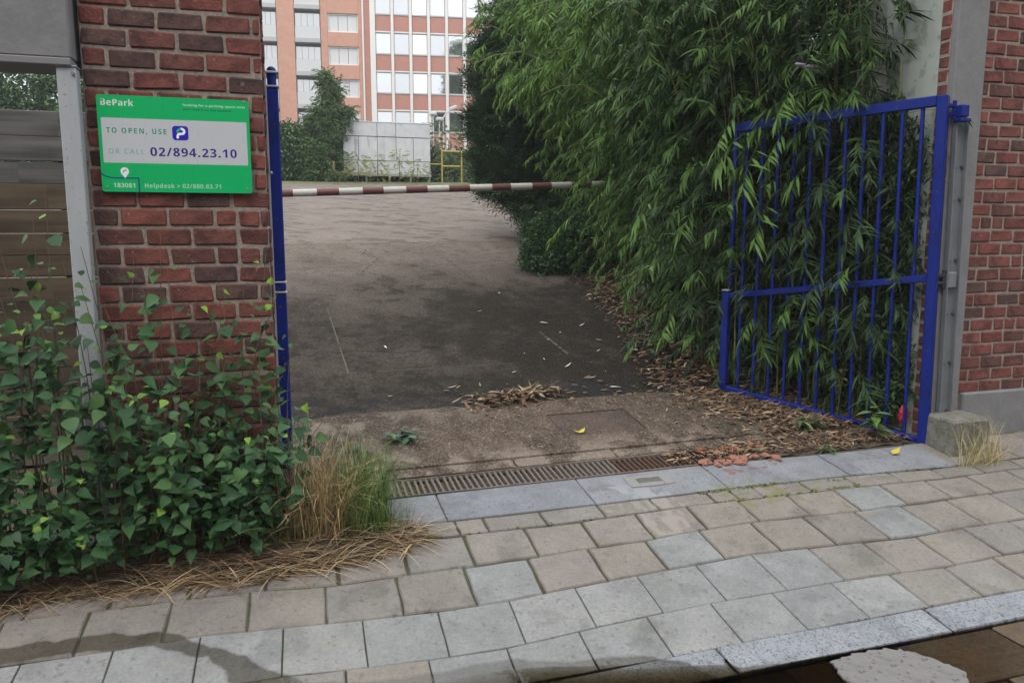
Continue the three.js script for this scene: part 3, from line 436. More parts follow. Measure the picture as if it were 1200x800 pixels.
  for (const [x, y] of [[-W / 2 + 0.02, H / 2 - 0.02], [W / 2 - 0.02, H / 2 - 0.006], [W / 2 - 0.02, -H / 2 + 0.02], [-W / 2 + 0.02, -H / 2 + 0.02]]) { const s = new THREE.CylinderGeometry(0.0045, 0.005, 0.003, 10); s.rotateX(Math.PI / 2); part('screw', s, std(lin(0.5, 0.5, 0.5), { metalness: 0.8, roughness: 0.4 }), sg).position.set(x, y, 0.004); }
  for (const x of [-0.2, 0.2]) { const s = bbox(0.03, 0.3, 0.018, 0.002); part('spacer', s, std(lin(0.2, 0.2, 0.2)), sg).position.set(x, 0, -0.0165); }

  // white steel post and grey beam beside the pillar
  const wp = thing('steel_post', 'white painted steel post standing at the left edge of the brick pillar', 'post', [-0.768, 0.4, -3.75]);
  const wt = texFn(256, 512, (i, j) => { const b = N_A[j * 512 + i], k = N_C[j * 512 + i]; const m = 0.9 + (b - 0.5) * 0.2; return k > 0.76 ? [0.3, 0.26, 0.2] : [0.4 * m, 0.43 * m, 0.455 * m]; }); wt.repeat.set(3, 1);
  const whiteP = std(0xffffff, { map: wt, roughness: 0.5 });
  part('shaft', put(bbox(0.074, 2.19, 0.07, 0.004), 0, 1.1, 0), whiteP, wp);
  const cp = bbox(0.08, 0.006, 0.076, 0.002); part('top_plate', put(cp, 0, 2.2, 0), whiteP, wp);
  const lug = new THREE.CylinderGeometry(0.007, 0.007, 0.02, 10); lug.rotateX(Math.PI / 2); part('bolt', put(lug, 0.026, 2.17, 0.04), std(lin(0.25, 0.25, 0.26), { metalness: 0.6, roughness: 0.5 }), wp);
  const gb = thing('concrete_beam', 'smooth grey concrete beam over the opening left of the pillar', 'beam', [-2.2, 2.98, -3.83]);
  const ct = texFn(512, 512, (i, j) => { const m = 0.9 + (N_A[j * 512 + i] - 0.5) * 0.35 + (N_C[j * 512 + i] - 0.5) * 0.12; return [0.21 * m, 0.213 * m, 0.22 * m]; });
  M.cement = std(0xffffff, { map: ct, roughness: 0.9, bumpMap: bumpy(2), bumpScale: 0.003 });
  part('lintel', bbox(2.91, 0.73, 0.22, 0.008), M.cement, gb).position.set(0, 0.015, 0);
  const fl = bbox(2.91, 0.03, 0.25, 0.004); part('drip_edge', put(fl, 0, -0.366, 0.005), std(lin(0.2, 0.2, 0.21)), gb);

  // blue gate post on the pillar's inner side
  const blueT = texFn(256, 256, (i, j) => { const m = 0.95 + (N_A[j * 512 + i] - 0.5) * 0.3, k = N_B[j * 512 + i] > 0.66 ? 0.78 : 1, k2 = sstep(0.83, 0.8, N_C[j * 512 + i]); return [lerp(0.11, 0.004 * m, k2), lerp(0.06, 0.017 * m, k2), lerp(0.05, 0.185 * m, k2)].map((v) => v * k); });
  M.blue = phys(0xffffff, { map: blueT, roughness: 0.5, specularIntensity: 0.45 });
  M.zinc = std(lin(0.42, 0.44, 0.46), { metalness: 0.5, roughness: 0.5 });
  const bp = thing('gate_post', 'slim blue steel gate post fixed to the right side of the sign pillar', 'post', [0.038, G(0, 3.95), -3.93]);
  const by = G(0, 3.95);
  const tubeP = (y0, y1) => put(bbox(0.054, y1 - y0, 0.054, 0.006), 0, (y0 + y1) / 2 - by, 0);
  part('shaft', tubeP(0.45, 1.635), M.blue, bp); part('shaft', tubeP(1.695, 2.585), M.blue, bp); part('shaft', tubeP(1.648, 1.682), M.blue, bp);
  const topc = new THREE.CylinderGeometry(0.021, 0.021, 0.075, 16); part('hinge_barrel', put(topc, 0, 2.625 - by, 0), M.blue, bp); part('hinge_cap', put(new THREE.SphereGeometry(0.022, 14, 8, 0, 7, 0, 1.6), 0, 2.662 - by, 0), M.blue, bp);
  for (const y of [1.641, 1.689, 2.592, 2.655]) part('collar', put(bbox(0.062, 0.009, 0.062, 0.003), 0.001, y - by, 0), M.zinc, bp);
  const pl = bbox(0.012, 2.2, 0.03, 0.002); part('wall_plate', put(pl, -0.03, 1.55 - by, 0.016), std(lin(0.32, 0.33, 0.35), { roughness: 0.6 }), bp);
  for (const y of [0.98, 1.28, 2.2]) { const s = new THREE.SphereGeometry(0.008, 8, 6); part('bolt', put(s, -0.02, y - by, 0.03), M.zinc, bp); }
}
{
  // blue gate leaf, opened into the drive
  const Hb = new THREE.Vector3(4.035, 0.555, -3.985), Fb = new THREE.Vector3(3.275, 0.725, -5.17);
  const gate = thing('steel_gate', 'open blue steel bar gate swung back against the bamboo', 'gate', [Hb.x, Hb.y, Hb.z]);
  const F = Fb.clone().sub(Hb), flat = new THREE.Vector3(F.x, 0, F.z), Lg = flat.length(), U = flat.clone().normalize();
  const pt = (s, y) => [U.x * s, y, U.z * s], turn = Math.atan2(-U.z, U.x);
  const ht = 2.175, hm = 1.075, fb = F.y, fm = 0.925, ft = 2.11, lean = -0.045;
  const P = (s, y) => { const q = pt(s, y); q[0] += lean * clamp(y / ht) * (1 - s / Lg); return q; };
  const vbar = (s, y0, y1, w, t = w) => { const A = P(s, y0), B = P(s, y1), g = bbox(w, y1 - y0, t, Math.min(0.006, w * 0.2)); g.rotateY(turn); const p = g.attributes.position; for (let i = 0; i < p.count; i++) { const k = p.getY(i) / (y1 - y0) + 0.5; p.setX(i, p.getX(i) + lerp(A[0], B[0], k)); p.setZ(i, p.getZ(i) + lerp(A[2], B[2], k)); } g.translate(0, (y0 + y1) / 2, 0); return g; };
  part('hinge_stile', vbar(0, -0.03, ht + 0.02, 0.062), M.blue, gate);
  part('end_stile', vbar(Lg, fb - 0.03, fm - 0.0, 0.055), M.blue, gate);
  part('upper_end_stile', vbar(Lg - 0.03, fm + 0.04, ft - 0.02, 0.03), M.blue, gate);
  part('end_cap', (() => { const g = bbox(0.058, 0.008, 0.058, 0.002); g.rotateY(turn); const q = P(Lg, fm + 0.005); g.translate(...q); return g; })(), std(lin(0.5, 0.5, 0.52), { roughness: 0.6 }), gate);
  const rail = (a, ya, b, yb, h, w = 0.045) => beam(P(a, ya), P(b, yb), w, h, 0.006);
  part('top_rail', rail(0.03, ht - 0.01, Lg - 0.01, ft, 0.065), M.blue, gate);
  part('middle_rail', rail(0.03, hm, Lg - 0.028, fm - 0.035, 0.045), M.blue, gate);
  part('bottom_rail', rail(0.03, 0.01, Lg - 0.02, fb + 0.005, 0.055), M.blue, gate);
  const nb = 12; for (let k = 1; k < nb; k++) { const s = Lg * k / nb, yb = lerp(0.01, fb, k / nb), ym = lerp(hm, fm - 0.035, k / nb), yt = lerp(ht, ft, k / nb); part('bar', vbar(s, yb + 0.02, ym - 0.015, 0.021), M.blue, gate); if (k < nb) part('upper_bar', vbar(s - 0.004, ym + 0.015, yt - 0.025, 0.023), M.blue, gate); }
  // hinges
  const dark = std(lin(0.05, 0.05, 0.055), { roughness: 0.5, metalness: 0.4 });
  for (const [y, big] of [[2.11, 1], [1.07, 0], [0.13, 1]]) {
    const A = []; A.push(put(new THREE.CylinderGeometry(0.013, 0.013, 0.11, 12), 0.075 + lean * y / ht, y, 0.015), put(bbox(0.07, 0.02, 0.03, 0.003), 0.05 + lean * y / ht, y + 0.025, 0.012), put(bbox(0.07, 0.02, 0.03, 0.003), 0.05 + lean * y / ht, y - 0.025, 0.012));
    part('hinge', merged(A), y > 2 ? M.blue : dark, gate);
  }

  // right gate pillar: brick reveal, cement strip, brick front
  const y0 = 0.42, top = 3.7, dF = 4.035, xl = 4.062;
  const p = thing('brick_wall', 'red brick wall end with a grey cement strip right of the gate', 'wall', [0, 0, 0]);
  const core = bbox(1.99, top - y0, 0.42, 0.004); core.translate(xl + 0.004 + 0.995, (top + y0) / 2, -dF - 0.21 - 0.0055); part('mortar', core, M.mortar, p);
  brickFace(p, 4.315, 6.0, y0 + 0.43, top, -dF, 0, 0);
  // the reveal is laid on its own: half bricks seen end on
  for (let y = y0; y < top - 0.05; y += BH) { const g = brickGeo(0.075, BH - BJ, 0.03); const m = part('brick', g, brickMat(), p); m.position.set(xl + 0.015, y + BH / 2, -dF - 0.046); m.rotation.y = Math.PI / 2 + rr(-0.02, 0.02, bf); }
  const strip = bbox(0.236, top - y0, 0.05, 0.006, 0); strip.translate(4.192, (top + y0) / 2, -dF + 0.015); part('cement_strip', strip, M.cement, p);
  const plin = bbox(1.6, 0.5, 0.05, 0.01); plin.translate(4.362 + 0.8, 0.61, -dF + 0.008); part('plinth', plin, M.cement, p);
  const cap = bbox(2.05, 0.09, 0.5, 0.012); cap.translate(xl + 1.0, top + 0.045, -dF - 0.2); part('coping', cap, M.cement, p);
  // galvanised channel with bolts
  const ch = thing('steel_channel', 'galvanised steel channel with paired bolts behind the gate hinge', 'channel', [4.15, 0.62, -dF + 0.055]);
  const zt = texFn(256, 256, (i, j) => { const m = 0.9 + (N_A[j * 512 + i] - 0.5) * 0.4 + (N_B[j * 512 + i] - 0.5) * 0.2; return [0.2 * m, 0.22 * m, 0.24 * m]; }); zt.repeat.set(2, 2);
  const zm = std(0xffffff, { map: zt, roughness: 0.6, metalness: 0.25 });
  const lean2 = (g) => { const q = g.attributes.position; for (let i = 0; i < q.count; i++) q.setX(i, q.getX(i) - 0.024 * q.getY(i)); g.computeVertexNormals(); return g; };
  part('web', lean2(put(bbox(0.098, 1.98, 0.008, 0.002), 0.02, 0.99, 0.0)), zm, ch);
  for (const s of [-1, 1]) part('flange', lean2(put(bbox(0.007, 1.98, 0.03, 0.002), 0.02 + s * 0.046, 0.99, 0.017)), zm, ch);
  for (const y of [0.14, 0.46, 0.78, 0.96, 1.12, 1.5, 1.7]) for (const s of [-1, 1]) { const b = new THREE.CylinderGeometry(0.0095, 0.0095, 0.014, 6); b.rotateX(Math.PI / 2); part('bolt', put(b, 0.022 + s * 0.026 - 0.024 * y, y + s * 0.006, 0.011), std(lin(0.12, 0.13, 0.14), { metalness: 0.5, roughness: 0.5 }), ch); }
  const bk = [put(bbox(0.06, 0.07, 0.05, 0.005), -0.055, 2.035, 0.045), put(bbox(0.08, 0.02, 0.06, 0.003), -0.05, 1.98, 0.045)]; part('bracket', merged(bk), M.blue, ch);
  part('hinge_block', put(bbox(0.07, 0.07, 0.05, 0.006), -0.012, 0.06, 0.03), std(lin(0.03, 0.03, 0.034), { roughness: 0.5 }), ch);
  part('hinge_pin', put(bbox(0.06, 0.1, 0.03, 0.005), -0.02, 1.0, 0.025), zm, ch);
  // concrete base block
  const bb = thing('concrete_block', 'small mossy concrete block at the foot of the gate hinge', 'block', [4.2, 0.6, -3.86]);
  const mt = texFn(256, 256, (i, j) => { const m = 0.8 + (N_A[j * 512 + i] - 0.5) * 0.6 + (N_C[j * 512 + i] - 0.5) * 0.3, k = sstep(0.45, 0.65, N_B[j * 512 + i]) * 0.6; return [lerp(0.2, 0.11, k) * m, lerp(0.195, 0.12, k) * m, lerp(0.175, 0.07, k) * m]; }); mt.repeat.set(3, 3);
  const blk = bbox(0.3, 0.34, 0.24, 0.014, 0.006, bf); blk.translate(-0.03, -0.01, 0); part('block_body', blk, std(0xffffff, { map: mt, roughness: 0.95, bumpMap: bumpy(3), bumpScale: 0.006 }), bb);
  // rendered side wall that runs on beside the bamboo
  const ww = thing('rendered_wall', 'pale rendered side wall rising behind the bamboo at upper right', 'wall', [0, 0, 0]);
  const wtx = texFn(512, 512, (i, j) => { const m = 0.92 + (N_A[j * 512 + i] - 0.5) * 0.3, s = sstep(0.55, 0.7, N_B[j * 512 + i]) * 0.3; return [0.36 * m * (1 - s), 0.4 * m * (1 - s * 0.8), 0.365 * m * (1 - s)]; });
  const wl = bbox(0.3, 4.6, 0.7, 0.01); wl.translate(4.062 + 0.154, 2.7, -4.32 - 0.355); 
  part('render', wl, std(0xffffff, { map: wtx, roughness: 0.95 }), ww);
  const jamb = bbox(0.3, 4.4, 0.4, 0.006); jamb.translate(4.062 + 0.152, 2.5, -4.115 - 0.2); part('jamb', jamb, std(0xffffff, { map: wtx, roughness: 0.95 }), ww);
}
{
  // boom barrier across the drive
  const A = new THREE.Vector3(-1.25, 2.28, -9.5), B = new THREE.Vector3(4.35, 2.515, -9.5), L = A.distanceTo(B), U = B.clone().sub(A).normalize(), r = 0.042;
  const bm = thing('barrier_boom', 'red and white striped barrier boom across the driveway', 'barrier', A.toArray());
  const wt = texFn(128, 128, (i, j) => { const m = 0.9 + (N_A[j * 512 + i] - 0.5) * 0.5; return [0.5 * m, 0.485 * m, 0.445 * m]; }), rt = texFn(128, 128, (i, j) => { const m = 0.9 + (N_A[j * 512 + i] - 0.5) * 0.6; return [0.135 * m, 0.045 * m, 0.04 * m]; });
  const mw = std(0xffffff, { map: wt, roughness: 0.6 }), mr = std(0xffffff, { map: rt, roughness: 0.6 });
  const q = new THREE.Quaternion().setFromUnitVectors(new THREE.Vector3(0, 1, 0), U);
  const xs = [-1.25, -0.8, -0.53, -0.26, 0, 0.274, 0.541, 0.794, 1.065, 1.31, 1.58, 1.838, 2.101, 2.362, 2.644, 2.886, 3.165, 3.422, 3.691, 3.96, 4.35]; // stripe edges
  for (let k = 0; k + 1 < xs.length; k++) { const a = (xs[k] - A.x) / U.x, b = (xs[k + 1] - A.x) / U.x, g = new THREE.CylinderGeometry(r, r, b - a, 20, 1, k > 0 && k < xs.length - 2); g.applyQuaternion(q); const m = part('stripe', g, k % 2 ? mw : mr, bm); m.position.copy(U).multiplyScalar((a + b) / 2); }
  const hs = bbox(0.34, 1.15, 0.3, 0.02); part('housing', put(hs, -0.1, -0.62, 0.0), std(lin(0.5, 0.48, 0.42), { roughness: 0.6 }), bm); const lid = bbox(0.38, 0.04, 0.34, 0.01); part('housing_lid', put(lid, -0.1, -0.03 + 0.01, 0), std(lin(0.3, 0.06, 0.05), { roughness: 0.6 }), bm);
}

{
  // weathered boards seen through the opening left of the pillar
  const f = rng(212), fn = thing('board_fence', 'weathered fence of grey and brown boards behind the opening left of the pillar', 'fence', [-2.6, 0, -5.1]);
  const wd = texFn(256, 256, (i, j) => { const m = 0.75 + (N_A[((j >> 3) % 512) * 512 + i] - 0.5) * 0.4 + (smp(N_B, i / 256 * 0.12, j / 256 * 1.5) - 0.5) * 0.9; return [m, m, m]; });
  const greyW = std(lin(0.16, 0.155, 0.15), { map: wd, roughness: 0.95 }), brownW = std(lin(0.15, 0.115, 0.08), { map: wd, roughness: 0.95 });
  for (let y = 0.6, k = 0; y < 2.5; k++) { const h = rr(0.12, 0.15, f); const g = bbox(4.1, h - 0.003, 0.022, 0.004, 0.003, f, f() * 3, f() * 3); part('board', put(g, 0, y + h / 2, rr(-0.004, 0.004, f), 0, 0, rr(-0.003, 0.003, f)), y > 2.05 ? greyW : brownW, fn); y += h; }
  for (const x of [-1.9, -0.2, 1.5]) part('post', put(bbox(0.08, 2.1, 0.08, 0.006), x, 1.5, -0.055), brownW, fn);
}

// ---------------------------------------------------------------- plants near the gate
const eye = new THREE.Vector3(0, 1.944, 0);
const leafMat = (o = {}) => phys(0xffffff, { roughness: 0.62, specularIntensity: 0.45, transmission: 0.22, thickness: 0, ...o });
const onScreen = (p) => { const c = Math.cos(YAW), s = Math.sin(YAW), d = -p.z, r = p.x * c - d * s, f = p.x * s + d * c; return f > 0.3 && Math.abs(r / f) < 0.72; };
// shares out copies: the nearest ones become parts of their own, the rest one stuff part
function leaves(parent, name, geos, mats, mat0, items, most) {
  // items: { m: Matrix4, g: geometry index, c: Color, k: material index, d: distance }
  items.sort((a, b) => a.d - b.d); const near = items.slice(0, most), rest = items.slice(most);
  for (const it of near) { const m = part(name, geos[it.g], mats[it.k], parent); m.matrix.copy(it.m); m.matrix.decompose(m.position, m.quaternion, m.scale); }
  geos.forEach((g, gi) => { const l = rest.filter((i) => i.g === gi); if (l.length) copies('foliage', g, mat0, l.map((i) => i.m), l.map((i) => i.c), parent); });
}
// orientation for a leaf whose +z runs along dir, with its face turned towards up
function aim(dir, up) { const z = dir.clone().normalize(), x = new THREE.Vector3().crossVectors(up, z); if (x.lengthSq() < 1e-5) x.set(1, 0, 0); x.normalize(); const y = new THREE.Vector3().crossVectors(z, x); return new THREE.Matrix4().makeBasis(x, y, z); }
// ---- leafy shrub at the pillar
{
  const f = rng(808), sh = thing('leafy_shrub', 'dense wild shrub with heart shaped green leaves covering the foot of the sign pillar', 'shrub', [0, 0, 0]);
  const geos = [0, 1, 2, 3, 4, 5].map((k) => leafGeo(1, 0.66 + (k % 3) * 0.09, OVATE, 8, 0.02 + k * 0.07, -0.1 + (k * 37 % 6) * 0.12, (k - 2.5) * 0.32));
  const cols = [[0.038, 0.105, 0.038], [0.055, 0.135, 0.046], [0.03, 0.082, 0.034], [0.072, 0.155, 0.048], [0.17, 0.3, 0.035], [0.11, 0.22, 0.036]].map((c) => lin(...c));
  const mats = cols.map((c) => leafMat({ color: c, roughness: 0.5 })), mat0 = leafMat({ roughness: 0.5 }), items = [], stems = [];
  // tips as (x, height, d) in the scene
  const T = [];
  const tip = (x, y, d, len, n, s) => T.push([x, y, d, len, n, s]);
  // tall shoots in front of the bricks
  [[-0.83, 2.1, 3.5], [-0.86, 1.98, 3.42], [-0.8, 1.82, 3.55], [-0.74, 1.87, 3.6], [-0.66, 1.62, 3.55], [-0.44, 1.92, 3.62], [-0.42, 1.8, 3.58], [-0.52, 1.7, 3.6], [-0.22, 1.74, 3.66], [-0.2, 1.66, 3.62], [-0.11, 1.5, 3.64], [-0.02, 1.83, 3.62], [0.03, 1.68, 3.6], [0.08, 1.52, 3.63], [-0.15, 1.4, 3.58], [-0.3, 1.5, 3.6], [-0.62, 1.5, 3.5], [-0.72, 1.72, 3.45], [-0.9, 1.6, 3.4], [-1.0, 1.95, 3.45], [-1.12, 1.75, 3.5], [-1.05, 1.5, 3.4], [0.12, 1.18, 3.66], [-0.02, 1.28, 3.6], [0.16, 0.99, 3.64], [0.2, 1.05, 3.68], [-0.36, 1.36, 3.55], [-0.55, 1.82, 3.62], [-0.32, 1.66, 3.64], [-0.12, 1.68, 3.66], [-0.6, 1.55, 3.6], [-0.27, 1.45, 3.6], [-0.08, 1.3, 3.63], [0.07, 1.38, 3.64], [-0.78, 1.68, 3.5], [-0.9, 1.85, 3.46]].forEach(([x, y, d]) => tip(x, y, d, 0.75 + y * 0.25, 20, 0.064));
  // the body of the bush
  for (let k = 0; k < 118; k++) { const x = rr(-1.35, 0.06, f), d = rr(3.38, 3.72, f), hm = x < -0.55 ? 1.74 : x < -0.2 ? 1.36 : 1.1; tip(x, rr(0.72, hm, f), d - (x < -0.35 ? rr(0, 0.1, f) : 0), 0.52, 16, 0.058); }
  for (let k = 0; k < 26; k++) tip(rr(-1.3, -0.55, f), rr(0.66, 1.0, f), rr(3.3, 3.45, f), 0.4, 14, 0.06);
  T.forEach(([x, y, d, len, n, s], ti) => {
    const bx = x * 0.85 - 0.1 + rr(-0.18, 0.18, f), bd = lerp(d, 3.62, 0.6) + rr(-0.06, 0.06, f), b = new THREE.Vector3(Math.min(bx, 0.05), G(bx, bd), -bd), e = new THREE.Vector3(x, y, -d), mid = b.clone().lerp(e, 0.55).add(new THREE.Vector3(rr(-0.09, 0.09, f), 0.1, rr(-0.04, 0.05, f)));
    const curve = new THREE.CatmullRomCurve3([b, mid, e]), L = curve.getLength();
    if (ti < 60) stems.push(tube([b, mid, e], 0.0045, 0.0013, 9, 5));
    const t0 = Math.max(0.12, 1 - len / L);
    for (let i = 0; i < n; i++) {
      const t = lerp(t0, 1, (i + f() * 0.5) / n), p = curve.getPointAt(clamp(t)), yng = t > 0.93 && f() < 0.5, sz = s * (t > 0.9 ? rr(0.45, 0.8, f) : rr(0.6, 1.35, f));
      const az = rr(0, 6.283, f), out = new THREE.Vector3(Math.cos(az) * 0.9, rr(-0.85, 0.35, f), Math.sin(az) * 0.65 + 0.3), up = new THREE.Vector3(rr(-0.6, 0.6, f), 0.9, rr(-0.1, 1.0, f));
      p.addScaledVector(out, 0.03); if (p.y < G(p.x, -p.z) + 0.1) continue; const m = aim(out, up).scale(new THREE.Vector3(sz, sz, sz)).setPosition(p);
      const k = yng ? 4 + (f() < 0.5 ? 1 : 0) : Math.floor(f() * 3.6), j = rr(0.8, 1.2, f);
      items.push({ m, g: Math.floor(f() * 6), k, c: cols[k].clone().multiplyScalar(j), d: p.distanceTo(eye) + (onScreen(p) ? 0 : 50) });
    }
  });
  part('stems', merged(stems), std(lin(0.12, 0.085, 0.05), { roughness: 0.8 }), sh);
  leaves(sh, 'leaf', geos, mats, mat0, items, 290);
}
// ---- grasses at the pillar's foot
const blade = (len, w, bend, f, seg = 6) => { const pos = [], pts = []; const ph = rr(0, 6.28, f); let x = 0, y = 0, z = 0, a = 0; for (let i = 0; i <= seg; i++) { const t = i / seg; pts.push([x, y, z, w * (1 - t * 0.85)]); a += bend / seg * (0.5 + t); x += Math.sin(a) * len / seg; y += Math.cos(a) * len / seg; z += Math.sin(ph + t * 3) * 0.02 * len; } for (let i = 0; i < seg; i++) { const p = pts[i], q = pts[i + 1]; const A = [p[0], p[1], p[2] - p[3]], B = [p[0], p[1], p[2] + p[3]], C = [q[0], q[1], q[2] + q[3]], D = [q[0], q[1], q[2] - q[3]]; pos.push(...A, ...B, ...C, ...A, ...C, ...D); } return fromTris(pos); };
{
  const f = rng(616), straw = std(0xffffff, { roughness: 0.8 }), gr = leafMat({ roughness: 0.6 });
  const tall = [0, 1, 2, 3, 4, 5].map((k) => blade(1, 0.0075, 0.35 + k * 0.32, f)), flat = [0, 1, 2, 3].map((k) => blade(1, 0.01 + 0.008 * (k % 2), 0.12 + k * 0.3, f, 4));
  const clump = (name, label, n, place, cols, geos, hs, mat, leanOut, cat = 'grass') => {
    const t = thing(name, label, cat, [0, 0, 0]); const per = geos.map(() => [[], []]);
    for (let i = 0; i < n; i++) { const [x, d] = place(), g = Math.floor(f() * geos.length), h = rr(hs[0], hs[1], f), c = cols[Math.floor(f() * cols.length)]; per[g][0].push(mat4([x, G(x, d) - 0.02, -d], new THREE.Euler(rr(-leanOut, leanOut, f), rr(0, 6.283, f), rr(-leanOut, leanOut, f)), [h, h, h * 0.75])); per[g][1].push(lin(...c).multiplyScalar(rr(0.75, 1.25, f))); }
    per.forEach(([a, b], g) => { if (a.length) copies('blades', geos[g], mat, a, b, t); }); return t;
  };
  const blob = (cx, cd, rx, rd) => () => { const a = f() * 6.283, r = Math.sqrt(f()); return [cx + Math.cos(a) * r * rx, cd + Math.sin(a) * r * rd]; };
  const strawC = [[0.4, 0.29, 0.14], [0.46, 0.34, 0.165], [0.32, 0.21, 0.1], [0.5, 0.39, 0.22], [0.27, 0.165, 0.08]], greenC = [[0.08, 0.17, 0.035], [0.11, 0.21, 0.045], [0.055, 0.13, 0.03], [0.2, 0.24, 0.08]];
  clump('dry_grass', 'tall clump of straw coloured dry grass right of the leafy shrub', 900, blob(0.15, 3.71, 0.17, 0.15), strawC, tall, [0.22, 0.58], straw, 0.32);
  clump('green_grass', 'clump of thin green grass between the dry grass and the drain', 1100, blob(0.37, 3.75, 0.14, 0.2), greenC, tall, [0.2, 0.52], gr, 0.36);
  clump('green_grass', 'short green grass hanging over the pavement corner beside the drain', 330, blob(0.5, 3.68, 0.11, 0.08), [...greenC, strawC[3]], tall, [0.08, 0.2], gr, 0.45);
  clump('green_grass', 'little tuft of green grass in the paving joint before the straw', 90, blob(0.21, 3.3, 0.05, 0.025), greenC, tall, [0.03, 0.075], gr, 0.5);
  clump('dry_grass', 'tangle of dry yellow grass leaning on the concrete block at right', 220, blob(4.13, 3.62, 0.17, 0.06), [[0.5, 0.42, 0.24], [0.42, 0.34, 0.17], [0.3, 0.3, 0.12]], tall, [0.12, 0.36], straw, 0.45);
  clump('green_grass', 'wispy green grass under the shrub beside the dry grass', 200, blob(0.02, 3.62, 0.12, 0.08), [[0.08, 0.12, 0.04], [0.14, 0.16, 0.06], [0.2, 0.2, 0.09]], tall, [0.14, 0.36], gr, 0.25);
  // straw mat, lying
  const cols = [], per = flat.map(() => [[], []]);
  for (let i = 0; i < 5200; i++) { const x = rr(-1.5, 0.62, f), e = interp([[-1.5, 3.4], [-0.8, 3.42], [-0.47, 3.39], [-0.12, 3.37], [0.25, 3.41], [0.62, 3.53]], x), d = e + Math.pow(f(), 1.3) * (x > 0.35 ? 0.12 : 0.38) + rr(-0.025, 0.03, f), g = Math.floor(f() * 4), h = rr(0.06, 0.26, f), lift = f() * f() * 0.09 * sstep(0, 0.1, d - e); const a = rr(-0.75, 0.75, f) + (f() < 0.5 ? 0 : Math.PI);
    per[g][0].push(mat4([x, G(x, d) + 0.004 + lift, -d], new THREE.Euler(0, a + rr(-0.5, 0.5, f), -Math.PI / 2 + rr(-0.05, 0.3, f), 'YXZ'), [h, h, h * 1.1])); const c = [[0.34, 0.24, 0.13], [0.25, 0.165, 0.088], [0.44, 0.34, 0.2], [0.11, 0.07, 0.04], [0.18, 0.112, 0.06]][Math.floor(f() * 5)]; per[g][1].push(lin(...c).multiplyScalar(rr(0.75, 1.2, f))); }
  const sm = new THREE.Group(); sm.name = 'straw_mat'; scene.add(sm); tag(sm, 'mat of flattened dry straw along the back edge of the pavement', 'straw', null, 'stuff');
  per.forEach(([a, b], g) => copies('straw_stalks', flat[g], straw, a, b, sm));
  // dead leaves and soil heap under the straw
  const heap = sheet(-1.7, 0.6, 3.38, 4.4, 60, 24, (x, d) => G(x, d) - 0.01 + 0.05 * sstep(3.36, 3.58, d) * sstep(0.62, 0.3, x) + (smp(N_B, x * 0.6, d * 0.6) - 0.5) * 0.03, 0.9);
  struct('soil_bank', heap, M.soil, 'dark soil at the foot of the shrub and pillar');
}
// ---- bamboo
const spray = (seed, n, L, lw, droop) => { // a drooping twig with fans of lance leaves
  const f = rng(seed), parts = []; const pts = []; for (let i = 0; i <= 5; i++) { const t = i / 5; pts.push(new THREE.Vector3(L * t, -droop * L * t * t, rr(-0.02, 0.02, f))); }
  const c = new THREE.CatmullRomCurve3(pts); parts.push(tube(pts, 0.0022, 0.001, 5, 3));
  for (let i = 0; i < n; i++) { const t = 0.35 + 0.65 * Math.pow((i + f() * 0.8) / n, 0.6), p = c.getPointAt(Math.min(1, t)), tan = c.getTangentAt(Math.min(1, t)); const side = i % 2 ? 1 : -1; const an = side * rr(0.12, 1.35, f), dir = tan.clone().multiplyScalar(Math.cos(an)).add(new THREE.Vector3(0, rr(-0.75, 0.25, f), Math.sin(an))); const up = new THREE.Vector3(rr(-0.5, 0.5, f), 1, rr(-0.5, 0.5, f)); const l = lw[0] * rr(0.7, 1.2, f), g = leafGeo(l, lw[1] * rr(0.8, 1.2, f), LANCE, 3, 0.2, rr(0.05, 0.4, f)); g.applyMatrix4(aim(dir, up).setPosition(p)); parts.push(g); }
  return merged(parts);
};
const bigSprays = [0, 1, 2, 3, 4].map((k) => spray(900 + k, 13 + k, 0.2 + 0.03 * k, [0.15, 0.021], 0.3 + k * 0.12));
const fineSprays = [0, 1, 2].map((k) => spray(950 + k, 22 + 2 * k, 0.28 + 0.05 * k, [0.1, 0.0125], 0.3 + k * 0.18));
